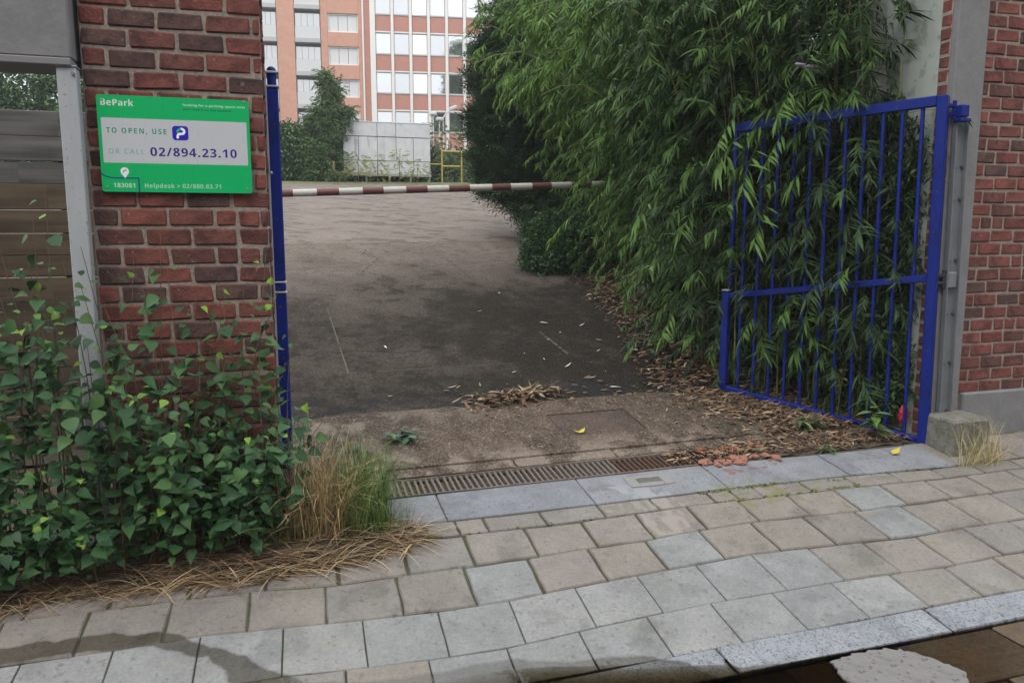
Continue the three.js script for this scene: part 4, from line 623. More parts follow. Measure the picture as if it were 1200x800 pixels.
function bamboo(label, o) {
  const f = rng(o.seed), t = thing('bamboo_clump', label, 'bamboo', [0, 0, 0]);
  const cols = o.cols.map((c) => lin(...c)), mats = cols.map((c) => leafMat({ color: c })), mat0 = leafMat(), items = [];
  const culmMat = std(lin(0.2, 0.21, 0.08), { roughness: 0.5 });
  for (let k = 0; k < o.n; k++) {
    const [x, d] = o.base(f, k), h = rr(o.h[0], o.h[1], f), b = new THREE.Vector3(x, G(x, d), -d), le = o.lean(f, x, d), tp = new THREE.Vector3(x + le[0], b.y + h, -(d + le[1])), mid = b.clone().lerp(tp, 0.55).add(new THREE.Vector3(-le[0] * 0.28, h * 0.1, le[1] * 0.28)), end = tp.clone().add(new THREE.Vector3(le[0] * 0.35, -h * 0.05, -le[1] * 0.35));
    const c = new THREE.CatmullRomCurve3([b, mid, tp, end]);
    part('culm', tube([b, mid, tp, end], o.r, o.r * 0.25, 14, 6), culmMat, t);
    for (let i = 0; i < o.per; i++) {
      const u = Math.pow(f(), o.low), p = c.getPointAt(clamp(0.06 + 0.94 * u)), az = rr(0, 6.283, f), rad = rr(0.02, o.spread, f) * (1.1 - 0.5 * u); const dirx = Math.cos(az), dirz = Math.sin(az); p.x += dirx * rad; p.z += dirz * rad; p.y += rr(-0.15, 0.1, f);
      if (o.keep && !o.keep(p, f)) continue; if (p.y < G(p.x, -p.z) + 0.06) continue;
      const s = rr(0.75, 1.25, f) * o.s, m = mat4([p.x, p.y, p.z], new THREE.Euler(rr(-0.35, 0.35, f), -az + rr(-0.5, 0.5, f), rr(-0.45, 0.35, f), 'YXZ'), s); const k2 = Math.floor(f() * (cols.length - (o.extra ? 1 : 0))); const j = rr(0.75, 1.25, f);
      items.push({ m, g: Math.floor(f() * o.geos.length), k: k2, c: cols[k2].clone().multiplyScalar(j), d: p.distanceTo(eye) - (p.x < 4 ? 0.3 : 0) + (onScreen(p) ? 0 : 50) });
    }
  }
  if (o.extra) for (const [x, y, d, s, az] of o.extra) { const k2 = o.bright; items.push({ m: mat4([x, y, -d], new THREE.Euler(0.1, az, -0.25, 'YXZ'), s), g: Math.floor(f() * o.geos.length), k: k2, c: cols[k2], d: 0.5 }); }
  leaves(t, 'leaf_spray', o.geos, mats, mat0, items, o.own); return t;
}
const EDGE = [[4.31, 3.3], [5.2, 3.02], [5.6, 3.05], [6.9, 3.5], [8.35, 3.75], [10, 4.1], [13, 4.3]]; // the bamboo's side of the drive: d -> x
const edgeX = (d) => interp(EDGE, d);
const gateX = (d) => lerp(4.035, 3.275, clamp((d - 3.985) / 1.185));
bamboo('dark bamboo with long drooping leaves pressing against the open blue gate', { seed: 71, n: 80, per: 95, h: [2.2, 3.9], r: 0.009, low: 0.75, spread: 0.5, s: 0.8, geos: bigSprays, own: 240, bright: 4,
  cols: [[0.05, 0.11, 0.02], [0.062, 0.13, 0.023], [0.042, 0.095, 0.019], [0.072, 0.15, 0.028], [0.085, 0.17, 0.03]],
  base: (f) => { const d = rr(4.6, 8.2, f); return [Math.max(edgeX(d) + 0.35, d < 5.3 ? gateX(d) + 0.3 : 0) + rr(0, 1.3, f), d]; },
  lean: (f, x, d) => [rr(-1.1, 0.15, f) * (d > 5.4 ? 1 : 0.45), rr(-0.4, 0.5, f)],
  keep: (p, f) => { const d = -p.z; const gx = d < 5.3 ? gateX(d) : -9; if (d < 4.45) return false; if (d < 5.3 && p.x < gx + 0.1 && p.y < G(p.x, d) + 2.1) return p.y > G(p.x, d) + 1.0 && p.x > gx - 0.1 && d > 4.6 && f() < 0.05; return p.x > edgeX(d) - 0.32 - 0.28 * clamp((p.y - 1.4) / 1.5); },
  extra: [[3.46, 2.72, 4.86, 1.3, 2.7], [3.4, 2.6, 4.92, 1.2, 3.5], [3.52, 2.66, 4.72, 1.1, 3.0], [3.3, 2.62, 5.0, 1.3, 3.2], [3.36, 2.45, 4.92, 1.2, 2.6], [3.32, 2.8, 5.0, 1.2, 3.0], [3.44, 2.2, 4.8, 1.1, 3.4], [3.44, 2.32, 4.72, 0.95, 2.9], [3.62, 2.42, 4.6, 1.0, 2.6], [3.3, 2.2, 4.95, 1.1, 3.0], [3.2, 2.0, 5.0, 1.1, 2.7], [3.55, 2.95, 4.75, 1.1, 3.3], [3.7, 3.1, 4.7, 1.0, 2.8], [3.74, 1.72, 4.34, 0.75, 3.1], [3.12, 1.35, 5.5, 1.0, 3.2], [3.05, 1.75, 5.6, 1.2, 3.0], [3.0, 2.2, 5.7, 1.1, 3.0], [3.5, 1.35, 5.0, 0.8, 3.0]] });
bamboo('tall feathery bamboo with fine green leaves painted paler for sky light arching over the top of the drive', { seed: 72, n: 70, per: 110, h: [2.6, 4.3], r: 0.012, low: 0.62, spread: 0.6, s: 1.25, geos: fineSprays, own: 60, bright: 1,
  cols: [[0.08, 0.165, 0.024], [0.1, 0.195, 0.028], [0.068, 0.145, 0.022], [0.115, 0.215, 0.034]],  // sky light on the upper leaves is partly painted into these paler greens
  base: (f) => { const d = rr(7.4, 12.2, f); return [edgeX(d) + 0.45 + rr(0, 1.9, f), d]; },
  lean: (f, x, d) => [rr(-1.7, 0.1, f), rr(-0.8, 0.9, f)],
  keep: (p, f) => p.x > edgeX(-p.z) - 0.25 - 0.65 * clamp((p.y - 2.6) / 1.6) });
bamboo('thin young bamboo shoots in front of the pale rendered wall', { seed: 73, n: 40, per: 60, h: [1.8, 4.2], r: 0.0075, low: 0.9, spread: 0.34, s: 0.85, geos: [bigSprays[0], fineSprays[1], bigSprays[3]], own: 60, bright: 0,
  cols: [[0.03, 0.065, 0.022], [0.042, 0.085, 0.03], [0.02, 0.046, 0.016]],
  base: (f, k) => { const d = 4.34 + k * 0.045; return [lerp(Math.max(gateX(d) + 0.14, 3.4), 4.0, f()), d]; }, lean: (f) => [rr(-0.25, 0.0, f), rr(-0.05, 0.3, f)],
  keep: (p, f) => p.x < 4.05 && -p.z > 4.16 && (p.y < 2.7 || f() < 0.5) && (-p.z < 5.3 ? p.x > gateX(-p.z) + 0.06 || p.y > 2.95 : true) });
const clumpGeo = (seed, n, R0, lw) => { const f = rng(seed), l = []; for (let i = 0; i < n; i++) { const v = new THREE.Vector3(rr(-1, 1, f), rr(-1, 1, f), rr(-1, 1, f)).normalize().multiplyScalar(R0 * Math.sqrt(f())); const g = leafGeo(lw[0] * rr(0.7, 1.3, f), lw[1], OVATE, 2, 0.1, 0.3); g.applyMatrix4(aim(new THREE.Vector3(rr(-1, 1, f), rr(-0.9, 0.5, f), rr(-1, 1, f)), new THREE.Vector3(rr(-0.4, 0.4, f), 1, rr(-0.4, 0.4, f))).setPosition(v)); l.push(g); } return merged(l); };
// ---- dark conifer and the clipped round bush beyond the boom
const needle = (seed, n, L) => { const f = rng(seed), parts = []; for (let b = 0; b < 4; b++) { const az = rr(-0.9, 0.9, f), dir = new THREE.Vector3(Math.cos(az), rr(-0.25, 0.3, f), Math.sin(az)).multiplyScalar(L * rr(0.6, 1, f)); for (let i = 0; i < n; i++) { const t = (i + 0.5) / n, p = dir.clone().multiplyScalar(t), s = i % 2 ? 1 : -1; const nd = dir.clone().normalize().multiplyScalar(0.7).add(new THREE.Vector3(-Math.sin(az) * s, rr(-0.2, 0.5, f), Math.cos(az) * s)); const g = leafGeo(0.085, 0.018, LANCE, 2, 0, 0.1); g.applyMatrix4(aim(nd, new THREE.Vector3(0, 1, 0)).setPosition(p)); parts.push(g); } } return merged(parts); };
const needles = [0, 1, 2].map((k) => needle(40 + k, 9, 0.26));
function cloudOf(name, label, cat, o) {
  const f = rng(o.seed), t = thing(name, label, cat, [0, 0, 0]), per = o.geos.map(() => [[], []]), mat = leafMat({ transmission: 0.15 });
  for (let i = 0; i < o.n; i++) {
    const L = o.lobes[Math.floor(f() * o.lobes.length)], v = new THREE.Vector3(rr(-1, 1, f), rr(-1, 1, f), rr(-1, 1, f)); if (v.lengthSq() > 1 || v.lengthSq() < 0.01) { i--; continue; } const q = v.clone().normalize(); const r = Math.pow(v.length(), 0.5) * (0.86 + 0.3 * smp(N_B, q.x * 0.3 + q.y * 0.5 + L[0], q.z * 0.3 + q.y * 0.2)); if (smp(N_B, q.x * 0.5 + L[1], q.y * 0.5 + q.z * 0.4) < o.gap && r > 0.6) continue;
    const p = [L[0] + q.x * r * L[3], L[1] + q.y * r * L[4], -L[2] + q.z * r * L[5]]; if (p[1] < G(p[0], -p[2]) + 0.03 || (o.keep && !o.keep(p))) continue;
    const az = Math.atan2(-q.z, q.x) + rr(-0.8, 0.8, f), g = Math.floor(f() * o.geos.length); per[g][0].push(mat4(p, new THREE.Euler(rr(-0.6, 0.6, f), az, rr(-0.6, 0.7, f) * 0.8 + q.y * 0.5, 'YXZ'), rr(0.7, 1.3, f) * o.s)); const c = o.cols[Math.floor(f() * o.cols.length)]; per[g][1].push(lin(...c).multiplyScalar(rr(0.75, 1.25, f)));
  }
  if (o.limbs) { part(o.trunkName || 'trunk', merged(o.limbs), std(lin(0.09, 0.07, 0.05), { roughness: 0.95 }), t); }
  const crown = new THREE.Group(); crown.name = o.crownName || 'crown'; crown.userData.kind = 'stuff'; t.add(crown);
  per.forEach(([a, b], g) => { if (a.length) copies('leaf_clumps', o.geos[g], mat, a, b, crown); }); return t;
}
cloudOf('yew_tree', 'dark green yew like tree overhanging the drive beyond the barrier boom', 'tree', { seed: 81, n: 15000, gap: 0.33, s: 1.2, geos: needles, cols: [[0.036, 0.08, 0.03], [0.046, 0.1, 0.034], [0.058, 0.12, 0.04], [0.03, 0.066, 0.027]],  // greens lightened to paint in some of the haze
  limbs: [tube([at(5.2, 13.2, -0.1), [5.15, 3.4, -13.2], [5.1, 6.2, -13.1]], 0.14, 0.04, 8, 8), tube([[5.15, 2.8, -13.2], [4.6, 3.1, -12.9], [4.0, 3.0, -12.6]], 0.06, 0.015, 6, 6), tube([[5.12, 3.8, -13.2], [4.6, 4.5, -12.9], [4.0, 4.7, -12.8]], 0.05, 0.012, 6, 6), tube([[5.15, 4.0, -13.2], [5.8, 4.7, -13.4], [6.4, 5.0, -13.3]], 0.05, 0.012, 6, 6)],
  lobes: [[4.75, 2.75, 12.6, 1.15, 0.75, 1.0], [4.6, 3.5, 12.9, 1.25, 0.8, 1.1], [5.0, 4.4, 13.2, 1.5, 0.9, 1.3], [5.1, 5.4, 13.3, 1.4, 0.9, 1.2], [5.3, 6.4, 13.3, 1.1, 0.9, 1.0], [5.7, 3.0, 12.9, 1.3, 1.2, 1.2], [6.4, 4.6, 13.4, 1.4, 1.4, 1.2], [4.9, 2.2, 12.2, 0.8, 0.5, 0.7], [4.2, 3.0, 13.0, 0.8, 0.6, 0.8], [4.1, 3.7, 13.0, 0.75, 0.6, 0.7], [4.3, 4.6, 13.2, 0.9, 0.7, 0.8], [5.0, 2.0, 12.0, 1.0, 0.7, 0.8]] });
cloudOf('round_bush', 'low rounded dark green bush at the foot of the tree beside the drive', 'bush', { seed: 82, n: 2400, gap: 0.22, s: 0.34, geos: [clumpGeo(63, 18, 0.3, [0.14, 0.07]), clumpGeo(64, 18, 0.3, [0.14, 0.07])], cols: [[0.035, 0.085, 0.03], [0.05, 0.115, 0.035], [0.065, 0.14, 0.045]], crownName: 'foliage', trunkName: 'stems', limbs: [tube([at(3.9, 10.4, -0.05), [3.85, 1.7, -10.35]], 0.03, 0.01, 4, 5), tube([at(3.95, 10.4, -0.05), [4.1, 1.75, -10.5]], 0.03, 0.01, 4, 5)], lobes: [[3.85, 1.6, 10.2, 0.56, 0.5, 0.5], [3.6, 1.5, 10.15, 0.36, 0.34, 0.36], [4.15, 1.6, 10.2, 0.42, 0.42, 0.4], [3.8, 1.9, 10.3, 0.35, 0.25, 0.35], [4.35, 1.75, 10.6, 0.5, 0.5, 0.5]] });
cloudOf('wall_ivy', 'dark climbing greenery on the rendered wall behind the gate hinge', 'climbing plant', { seed: 83, n: 1500, gap: 0.15, s: 0.3, geos: [clumpGeo(65, 18, 0.3, [0.14, 0.07]), clumpGeo(66, 18, 0.3, [0.16, 0.06])], cols: [[0.028, 0.06, 0.022], [0.04, 0.085, 0.028], [0.05, 0.1, 0.035]], crownName: 'foliage', trunkName: 'stems', limbs: [tube([at(4.03, 4.4, -0.05), [4.0, 1.6, -4.42], [4.02, 2.7, -4.4]], 0.012, 0.004, 6, 5), tube([at(4.03, 4.8, -0.05), [4.0, 1.6, -4.8], [4.02, 2.8, -4.85]], 0.012, 0.004, 6, 5)], keep: (p) => p[0] < 4.055 && -p[2] > 4.14 && p[0] > gateX(-p[2]) + 0.08, lobes: [[3.98, 1.1, 4.55, 0.12, 0.6, 0.5], [3.98, 1.8, 4.5, 0.11, 0.6, 0.45], [3.99, 2.4, 4.5, 0.1, 0.4, 0.4], [3.95, 0.8, 4.8, 0.2, 0.35, 0.5], [3.99, 1.5, 4.25, 0.08, 0.9, 0.16]] });
// ---------------------------------------------------------------- litter and small plants
const dryLeaf = [0, 1, 2, 3].map((k) => leafGeo(1, 0.15 + 0.05 * k, LANCE, 4, 0.25 - 0.1 * k, -0.25 + 0.18 * k, 0.8 - 0.5 * k));
{
  const f = rng(33), mat = std(0xffffff, { roughness: 0.85 }), cols = [[0.18, 0.11, 0.058], [0.25, 0.175, 0.1], [0.12, 0.07, 0.04], [0.085, 0.053, 0.034], [0.32, 0.25, 0.165], [0.15, 0.085, 0.05]];
  const litter = (name, label, n, place, sz, lift) => { const per = dryLeaf.map(() => [[], []]); for (let i = 0; i < n; i++) { const [x, d, k] = place(i); const g = Math.floor(f() * 4), s = rr(sz[0], sz[1], f), c = cols[Math.floor(f() * 6)]; per[g][0].push(mat4([x, G(x, d) + 0.012 + f() * lift * k, -d], new THREE.Euler(rr(-0.35, 0.35, f) * (0.4 + k), rr(0, 6.283, f), rr(-0.6, 0.6, f) * (0.4 + k), 'YXZ'), s)); per[g][1].push(lin(...c).multiplyScalar(rr(0.7, 1.25, f))); } const t = new THREE.Group(); t.name = numbered(name); scene.add(t); tag(t, label, 'leaf litter', null, 'stuff'); per.forEach(([a, b], g) => { if (a.length) copies('dry_leaves', dryLeaf[g], mat, a, b, t); }); };
  litter('leaf_litter', 'thick drift of dry bamboo leaves under the bamboo and the gate', 9000, () => { const d = lerp(4.32, 10.5, Math.pow(f(), 1.5)), e = edgeX(d), x = e - 0.14 + Math.pow(f(), 1.1) * 1.05 + rr(-0.08, 0.08, f) * (1 + 3 * smp(N_B, d * 0.3, 0.2)); return [x, d, sstep(e - 0.2, e + 0.35, x) * (d < 5.25 ? clamp(Math.abs(x - gateX(d)) / 0.5, 0.02, 1) : 1)]; }, [0.04, 0.1], 0.1);
  litter('leaf_litter', 'thin spread of dry leaves on the apron before the gate', 900, () => { const d = 4.05 + Math.pow(f(), 1.4) * 1.05, k = f(), x = lerp(2.5, 4.0, Math.pow(f(), 0.55)); return [Math.min(x, gateX(d) + 0.2), d, 0.35]; }, [0.03, 0.085], 0.02);
  litter('leaf_litter', 'small heap of dead leaves lying along the lip of the apron', 330, () => { const x = 1.62 + (f() + f() + f() - 1.5) * 0.34; return [x, 5.3 + (f() + f() - 1) * 0.13 + (x - 1.6) * 0.25, 0.8]; }, [0.05, 0.12], 0.06);
  litter('leaf_litter', 'scraps of dead leaves scattered about the middle of the lip', 120, () => [rr(1.2, 2.9, f), 5.3 + (f() + f() + f() - 1.5) * 0.32, 0.2], [0.03, 0.08], 0.01);
  litter('leaf_litter', 'brown leaf scraps mixed into the flattened straw', 700, () => { const x = rr(-1.5, 0.6, f), e = interp([[-1.5, 3.42], [-0.47, 3.44], [0.25, 3.46], [0.62, 3.56]], x); return [x, e + f() * (x > 0.3 ? 0.14 : 0.3), 0.4]; }, [0.025, 0.07], 0.05);
  // debris that fills the right end of the drain
  litter('drain_debris', 'brown rotting leaves clogging the right end of the drain', 900, () => [lerp(2.25, 3.9, Math.pow(f(), 0.8)), rr(4.02, 4.24, f), 0.2], [0.03, 0.08], 0.02);
  { const p = sheet(2.72, 3.95, 4.0, 4.25, 40, 10, (x, d) => G(x, d) - 0.02 + 0.035 * sstep(2.72, 3.0, x) * smp(N_B, x * 0.9, d * 0.9), 1); struct('drain_silt', p, M.soil, 'brown silt that fills the far right end of the drain'); }
  // orange crumbled brick
  const ob = thing('brick_rubble', 'crumbled orange brick rubble at the right end of the drain', 'rubble', at(2.66, 4.06));
  const o = at(2.66, 4.06); const rm = [std(lin(0.3, 0.105, 0.055), { roughness: 1, bumpMap: bumpy(6), bumpScale: 0.01 }), std(lin(0.27, 0.125, 0.09), { roughness: 1 }), std(lin(0.14, 0.06, 0.04), { roughness: 1 })];
  for (let i = 0; i < 56; i++) { const x = 2.42 + f() * 0.52, d = (i < 20 ? 4.15 : 3.99) + rr(-0.04, 0.05, f), s = rr(0.008, 0.03, f), g = new THREE.DodecahedronGeometry(1, 0); const q = g.attributes.position; const cache = {}; for (let k = 0; k < q.count; k++) { const key = [q.getX(k).toFixed(2), q.getY(k).toFixed(2), q.getZ(k).toFixed(2)].join(); const m = (cache[key] ??= rr(0.7, 1.2, f)); q.setXYZ(k, q.getX(k) * m * s * 1.5, q.getY(k) * m * s * 0.55, q.getZ(k) * m * s); } g.rotateY(f() * 6); g.computeVertexNormals(); const P = at(x, d, 0.008); g.translate(P[0] - o[0], P[1] - o[1], P[2] - o[2]); part('fragment', g, rm[i < 20 ? Math.floor(f() * 2.2) % 3 : 1], ob); }
  // single fallen leaves
  const pale = std(lin(0.62, 0.58, 0.5), { roughness: 0.7 }); let first;
  const spots = [[2.55, 7.0], [2.9, 6.7], [3.15, 6.3], [2.75, 6.35], [2.5, 6.05], [2.2, 6.2], [2.62, 5.85], [2.9, 5.75], [3.05, 5.95], [2.35, 5.6], [2.75, 5.5], [2.05, 6.45], [3.3, 7.2], [3.4, 7.9], [3.1, 7.6], [2.8, 7.7], [3.5, 8.5], [3.3, 8.9], [3.0, 8.4], [2.4, 6.7], [1.9, 5.9], [3.2, 6.9], [3.45, 7.5], [2.6, 7.4], [2.95, 7.15], [0.8, 5.55], [0.9, 6.9], [2.1, 8.0], [2.7, 5.35], [2.45, 5.4], [1.2, 5.6], [2.85, 6.1], [3.0, 5.45], [2.3, 5.9], [3.6, 9.3], [2.5, 8.9]];
  spots.forEach(([x, d], i) => { const g = i % 3, s = rr(0.05, 0.105, f); let m; if (!first) { first = single('fallen_leaf', dryLeaf[1], pale, 'pale dry bamboo leaf lying loose on the dark driveway slabs', 'leaf', 'pale leaves scattered on the driveway'); m = first; } else { m = first.clone(); m.name = numbered('fallen_leaf'); m.geometry = dryLeaf[g]; scene.add(m); } m.position.set(...at(x + rr(-0.06, 0.06, f), d + rr(-0.08, 0.08, f), 0.014)); m.rotation.set(rr(-0.15, 0.15, f), rr(0, 6.28, f), rr(-0.3, 0.3, f), 'YXZ'); m.scale.setScalar(s); });
  const yel = std(lin(0.48, 0.4, 0.04), { roughness: 0.6 });
  const y1 = thing('yellow_leaf', 'bright yellow curled leaf on the edge of the inspection cover', 'leaf', at(1.87, 4.6, 0.012)); const yl = (s, a, t) => { const g = leafGeo(s, s * 0.55, OVATE, 5, 0.3, -0.4, 0.3); g.rotateY(a); return g; }; part('lobe', yl(0.06, 2.2), yel, y1); part('lobe', yl(0.055, -2.3), yel, y1);
  const y2 = single('yellow_leaf', put(yl(0.085, 0), 0, 0, 0), yel, 'yellow lance shaped leaf on the bluestone near the gate hinge', 'leaf'); y2.position.set(...at(3.66, 3.84, 0.012)); y2.rotation.y = 1.9;
  // red wrapper behind the gate foot
  const wr = new THREE.IcosahedronGeometry(0.042, 3), wq = wr.attributes.position; for (let k = 0; k < wq.count; k++) { const x = wq.getX(k), y = wq.getY(k), z = wq.getZ(k), m = 0.35 + 1.3 * smp(N_C, x * 1.6 + z * 0.9 + 0.2, y * 1.3 + z * 1.1); wq.setXYZ(k, x * m * 0.7, y * m * 1.4, z * m * 0.7); } wr.computeVertexNormals();
  single('wrapper', wr, std(lin(0.5, 0.03, 0.05), { roughness: 0.45 }), 'crumpled red wrapper caught behind the gate hinge stile', 'litter').position.set(...at(4.0, 4.13, 0.13));
  // square valve box in the bluestone
  const vb = thing('valve_box', 'small square valve box with a pale mortar rim in the bluestone', 'valve box', at(2.0, 3.87)); const vo = at(2.0, 3.87), rim = []; const vr = (x0, x1, d0, d1) => { const g = slabGeo([[x0, d0], [x1, d0], [x1, d1], [x0, d1]], 0.0, f, 0.006, 0.03, 0.004, 0.005); g.translate(-vo[0], -vo[1], -vo[2]); rim.push(g); };
  vr(1.865, 1.925, 3.81, 3.935); vr(2.075, 2.135, 3.81, 3.935); vr(1.926, 2.074, 3.808, 3.845); vr(1.926, 2.074, 3.905, 3.94); part('mortar_rim', merged(rim), std(lin(0.22, 0.22, 0.215), { roughness: 1, bumpMap: bumpy(8), bumpScale: 0.006 }), vb);
  const lidg = slabGeo([[1.93, 3.848], [2.07, 3.848], [2.07, 3.902], [1.93, 3.902]], 0.004, f, 0.003, 0.02, 0.003, 0.001); lidg.translate(-vo[0], -vo[1], -vo[2]); part('lid', lidg, std(lin(0.1, 0.1, 0.085), { roughness: 0.9 }), vb);
  // moss in the joints
  const moss = new THREE.IcosahedronGeometry(1, 1), ml = [], mc = []; for (let i = 0; i < 260; i++) { const t = f(); const [x, d] = t < 0.45 ? [rr(2.2, 2.75, f), 3.672 + rr(-0.014, 0.02, f)] : t < 0.7 ? [rr(2.2, 3.2, f), 3.545 + rr(-0.012, 0.012, f)] : t < 0.85 ? [rr(3.0, 3.9, f), 3.64 + rr(-0.015, 0.015, f)] : [rr(-0.5, 1.6, f), interp(L4, 1) + rr(-0.01, 0.015, f)]; ml.push(mat4([x, G(x, d) - 0.002, -d], [0, f() * 6, 0], [rr(0.005, 0.014, f), rr(0.002, 0.006, f), rr(0.004, 0.009, f)])); mc.push(lin(0.085, 0.09, 0.035).multiplyScalar(rr(0.6, 1.4, f))); }
  const mm = copies('moss', moss, std(0xffffff, { roughness: 1 }), ml, mc); tag(mm, 'green moss in the joints of the pavement', 'moss', null, 'stuff');
  // small plants: rosettes of oval or narrow leaves on short stems
  const ov = leafGeo(1, 0.6, OVATE, 5, 0.12, 0.25), nar = leafGeo(1, 0.22, LANCE, 4, 0.15, 0.45);
  const weed = (name, label, cat, x, d, n, geo, sz, h, col, o = {}) => { const t = thing(name, label, cat, at(x, d)); const st = []; const m = leafMat({ color: lin(...col) }), m2 = leafMat({ color: lin(col[0] * 2, col[1] * 1.7, col[2] * 1.2) }); const ns = o.stems || 3; for (let s = 0; s < ns; s++) { const a = rr(0, 6.283, f), r = o.r ?? 0.1, tp = [Math.cos(a) * r * f(), h * rr(0.6, 1, f), Math.sin(a) * r * 0.6 * f()]; st.push(tube([[0, -0.02, 0], [tp[0] * 0.4, tp[1] * 0.5, tp[2] * 0.4], tp], o.tr || 0.003, 0.0012, 5, 4)); for (let i = 0; i < n / ns; i++) { const t2 = 0.25 + 0.75 * (i + 0.5) / (n / ns), az = rr(0, 6.283, f), p = new THREE.Vector3(tp[0] * t2, tp[1] * t2, tp[2] * t2), dir = new THREE.Vector3(Math.cos(az), rr(-0.35, 0.45, f), Math.sin(az)); const q = part('leaf', geo, i % 7 === 6 ? m2 : m, t); const s2 = rr(sz[0], sz[1], f); aim(dir, new THREE.Vector3(0, 1, 0)).scale(new THREE.Vector3(s2, s2, s2)).setPosition(p).decompose(q.position, q.quaternion, q.scale); } } part('stem', merged(st), std(lin(0.13, 0.13, 0.05)), t); return t; };
  weed('weed', 'low bluish green weed spreading on the left of the apron', 'weed', 0.72, 4.78, 44, ov, [0.04, 0.075], 0.07, [0.06, 0.13, 0.075], { stems: 6, r: 0.3 });
  weed('weed', 'small weed seedlings near the dry grass on the apron', 'weed', 0.46, 4.62, 14, ov, [0.025, 0.05], 0.06, [0.06, 0.13, 0.07], { stems: 4, r: 0.18 });
  weed('weed', 'young broad leaved plant growing through the gate foot', 'weed', 3.79, 4.09, 16, ov, [0.07, 0.12], 0.24, [0.12, 0.22, 0.05], { stems: 3, r: 0.12 });
  weed('weed', 'spiky green tuft in front of the gate bottom rail', 'weed', 3.42, 4.36, 26, nar, [0.09, 0.17], 0.08, [0.07, 0.15, 0.06], { stems: 3, r: 0.05 });
  weed('weed', 'small green weed in the joint behind the bluestone', 'weed', 3.28, 3.99, 14, nar, [0.05, 0.1], 0.06, [0.08, 0.16, 0.05], { stems: 2, r: 0.03 });
  weed('weed', 'pale straggly seedling stems behind the lower gate bars', 'weed', 3.78, 4.5, 22, ov, [0.03, 0.06], 0.55, [0.2, 0.22, 0.1], { stems: 4, r: 0.28, tr: 0.005 });
  weed('weed', 'bright green bindweed shoot climbing at the blue post foot', 'weed', 0.12, 4.02, 22, ov, [0.05, 0.085], 0.6, [0.09, 0.2, 0.04], { stems: 3, r: 0.1 });
  weed('weed', 'green weed on the leaf heap at the lip', 'weed', 1.42, 5.42, 12, nar, [0.05, 0.1], 0.04, [0.07, 0.13, 0.05], { stems: 2, r: 0.05 });
  // lilac flower spike among the bamboo
  const fs = thing('buddleia_spray', 'faded lilac flower spike among the bamboo above the gate', 'flower', [3.5, 3.02, -4.66]);
  const bl = []; for (let i = 0; i < 150; i++) { const t = f(), a = f() * 6.283, r = 0.022 * (1 - t * 0.75), g = new THREE.OctahedronGeometry(0.006 * rr(0.7, 1.3, f)); g.translate(lerp(0.08, -0.09, t), Math.sin(a) * r * 0.7 + lerp(-0.012, 0.012, t), Math.cos(a) * r); bl.push(g); }
  part('blossom', merged(bl), std(lin(0.4, 0.32, 0.46), { roughness: 0.9 }), fs); part('stem', tube([[0.08, -0.01, 0], [0.25, -0.12, -0.05], [0.45, -0.5, -0.15]], 0.004, 0.005, 6, 5), std(lin(0.12, 0.12, 0.06)), fs);
}

// ---------------------------------------------------------------- the far side of the yard
const clumps = [0, 1, 2].map((k) => clumpGeo(60 + k, 18, 0.3, [0.14, 0.085]));
const bigClumps = [0, 1, 2].map((k) => clumpGeo(70 + k, 22, 0.55, [0.26, 0.16]));
const fern = [0, 1].map((k) => spray(980 + k, 24, 0.5, [0.15, 0.03], 0.35));
cloudOf('hedge', 'broad green hedge at the back of the yard left of the container', 'hedge', { seed: 91, n: 9000, gap: 0.28, s: 0.9, geos: clumps, crownName: 'foliage', trunkName: 'stems', limbs: [0, 1, 2, 3, 4, 5, 6, 7, 8, 9, 10].map((k) => tube([at(-15 + k * 1.65, 28, -0.1), [-15 + k * 1.65, 4.6, -28]], 0.05, 0.02, 4, 5)), cols: [[0.05, 0.115, 0.035], [0.065, 0.14, 0.04], [0.04, 0.09, 0.03], [0.085, 0.17, 0.05]],
  lobes: [-16, -15, -14, -13, -12, -11, -10, -9, -8, -7, -6, -5, -4, -3, -2, -1, 0, 0.7, 1.4, 2.0, 0.3, 1].map((x, k) => [x, (x < -3 ? 5.0 : 4.25) + 0.1 * (k % 2), 27.9, 0.9, (x < -3 ? 1.7 : 0.95) + 0.06 * (k % 3), 0.8]) });
cloudOf('young_tree', 'slender young tree with pale green foliage in front of the container end', 'tree', { seed: 92, n: 1500, gap: 0.25, s: 0.55, geos: [clumps[0], fern[0], clumps[2]], cols: [[0.075, 0.14, 0.04], [0.1, 0.17, 0.05], [0.06, 0.115, 0.035]], limbs: [tube([at(1.95, 26.2, -0.1), [1.95, 5, -26.2], [1.98, 6.6, -26.2]], 0.05, 0.012, 6, 6)],
  lobes: [[1.85, 3.9, 26.1, 0.75, 0.55, 0.5], [1.7, 4.6, 26.2, 0.6, 0.5, 0.5], [2.1, 5.1, 26.2, 0.5, 0.45, 0.45], [1.8, 5.6, 26.2, 0.4, 0.4, 0.4], [2.05, 6.1, 26.2, 0.3, 0.4, 0.3], [1.9, 6.5, 26.2, 0.2, 0.35, 0.2], [1.45, 5.3, 26.2, 0.25, 0.12, 0.2], [2.45, 5.6, 26.2, 0.25, 0.12, 0.2]] });
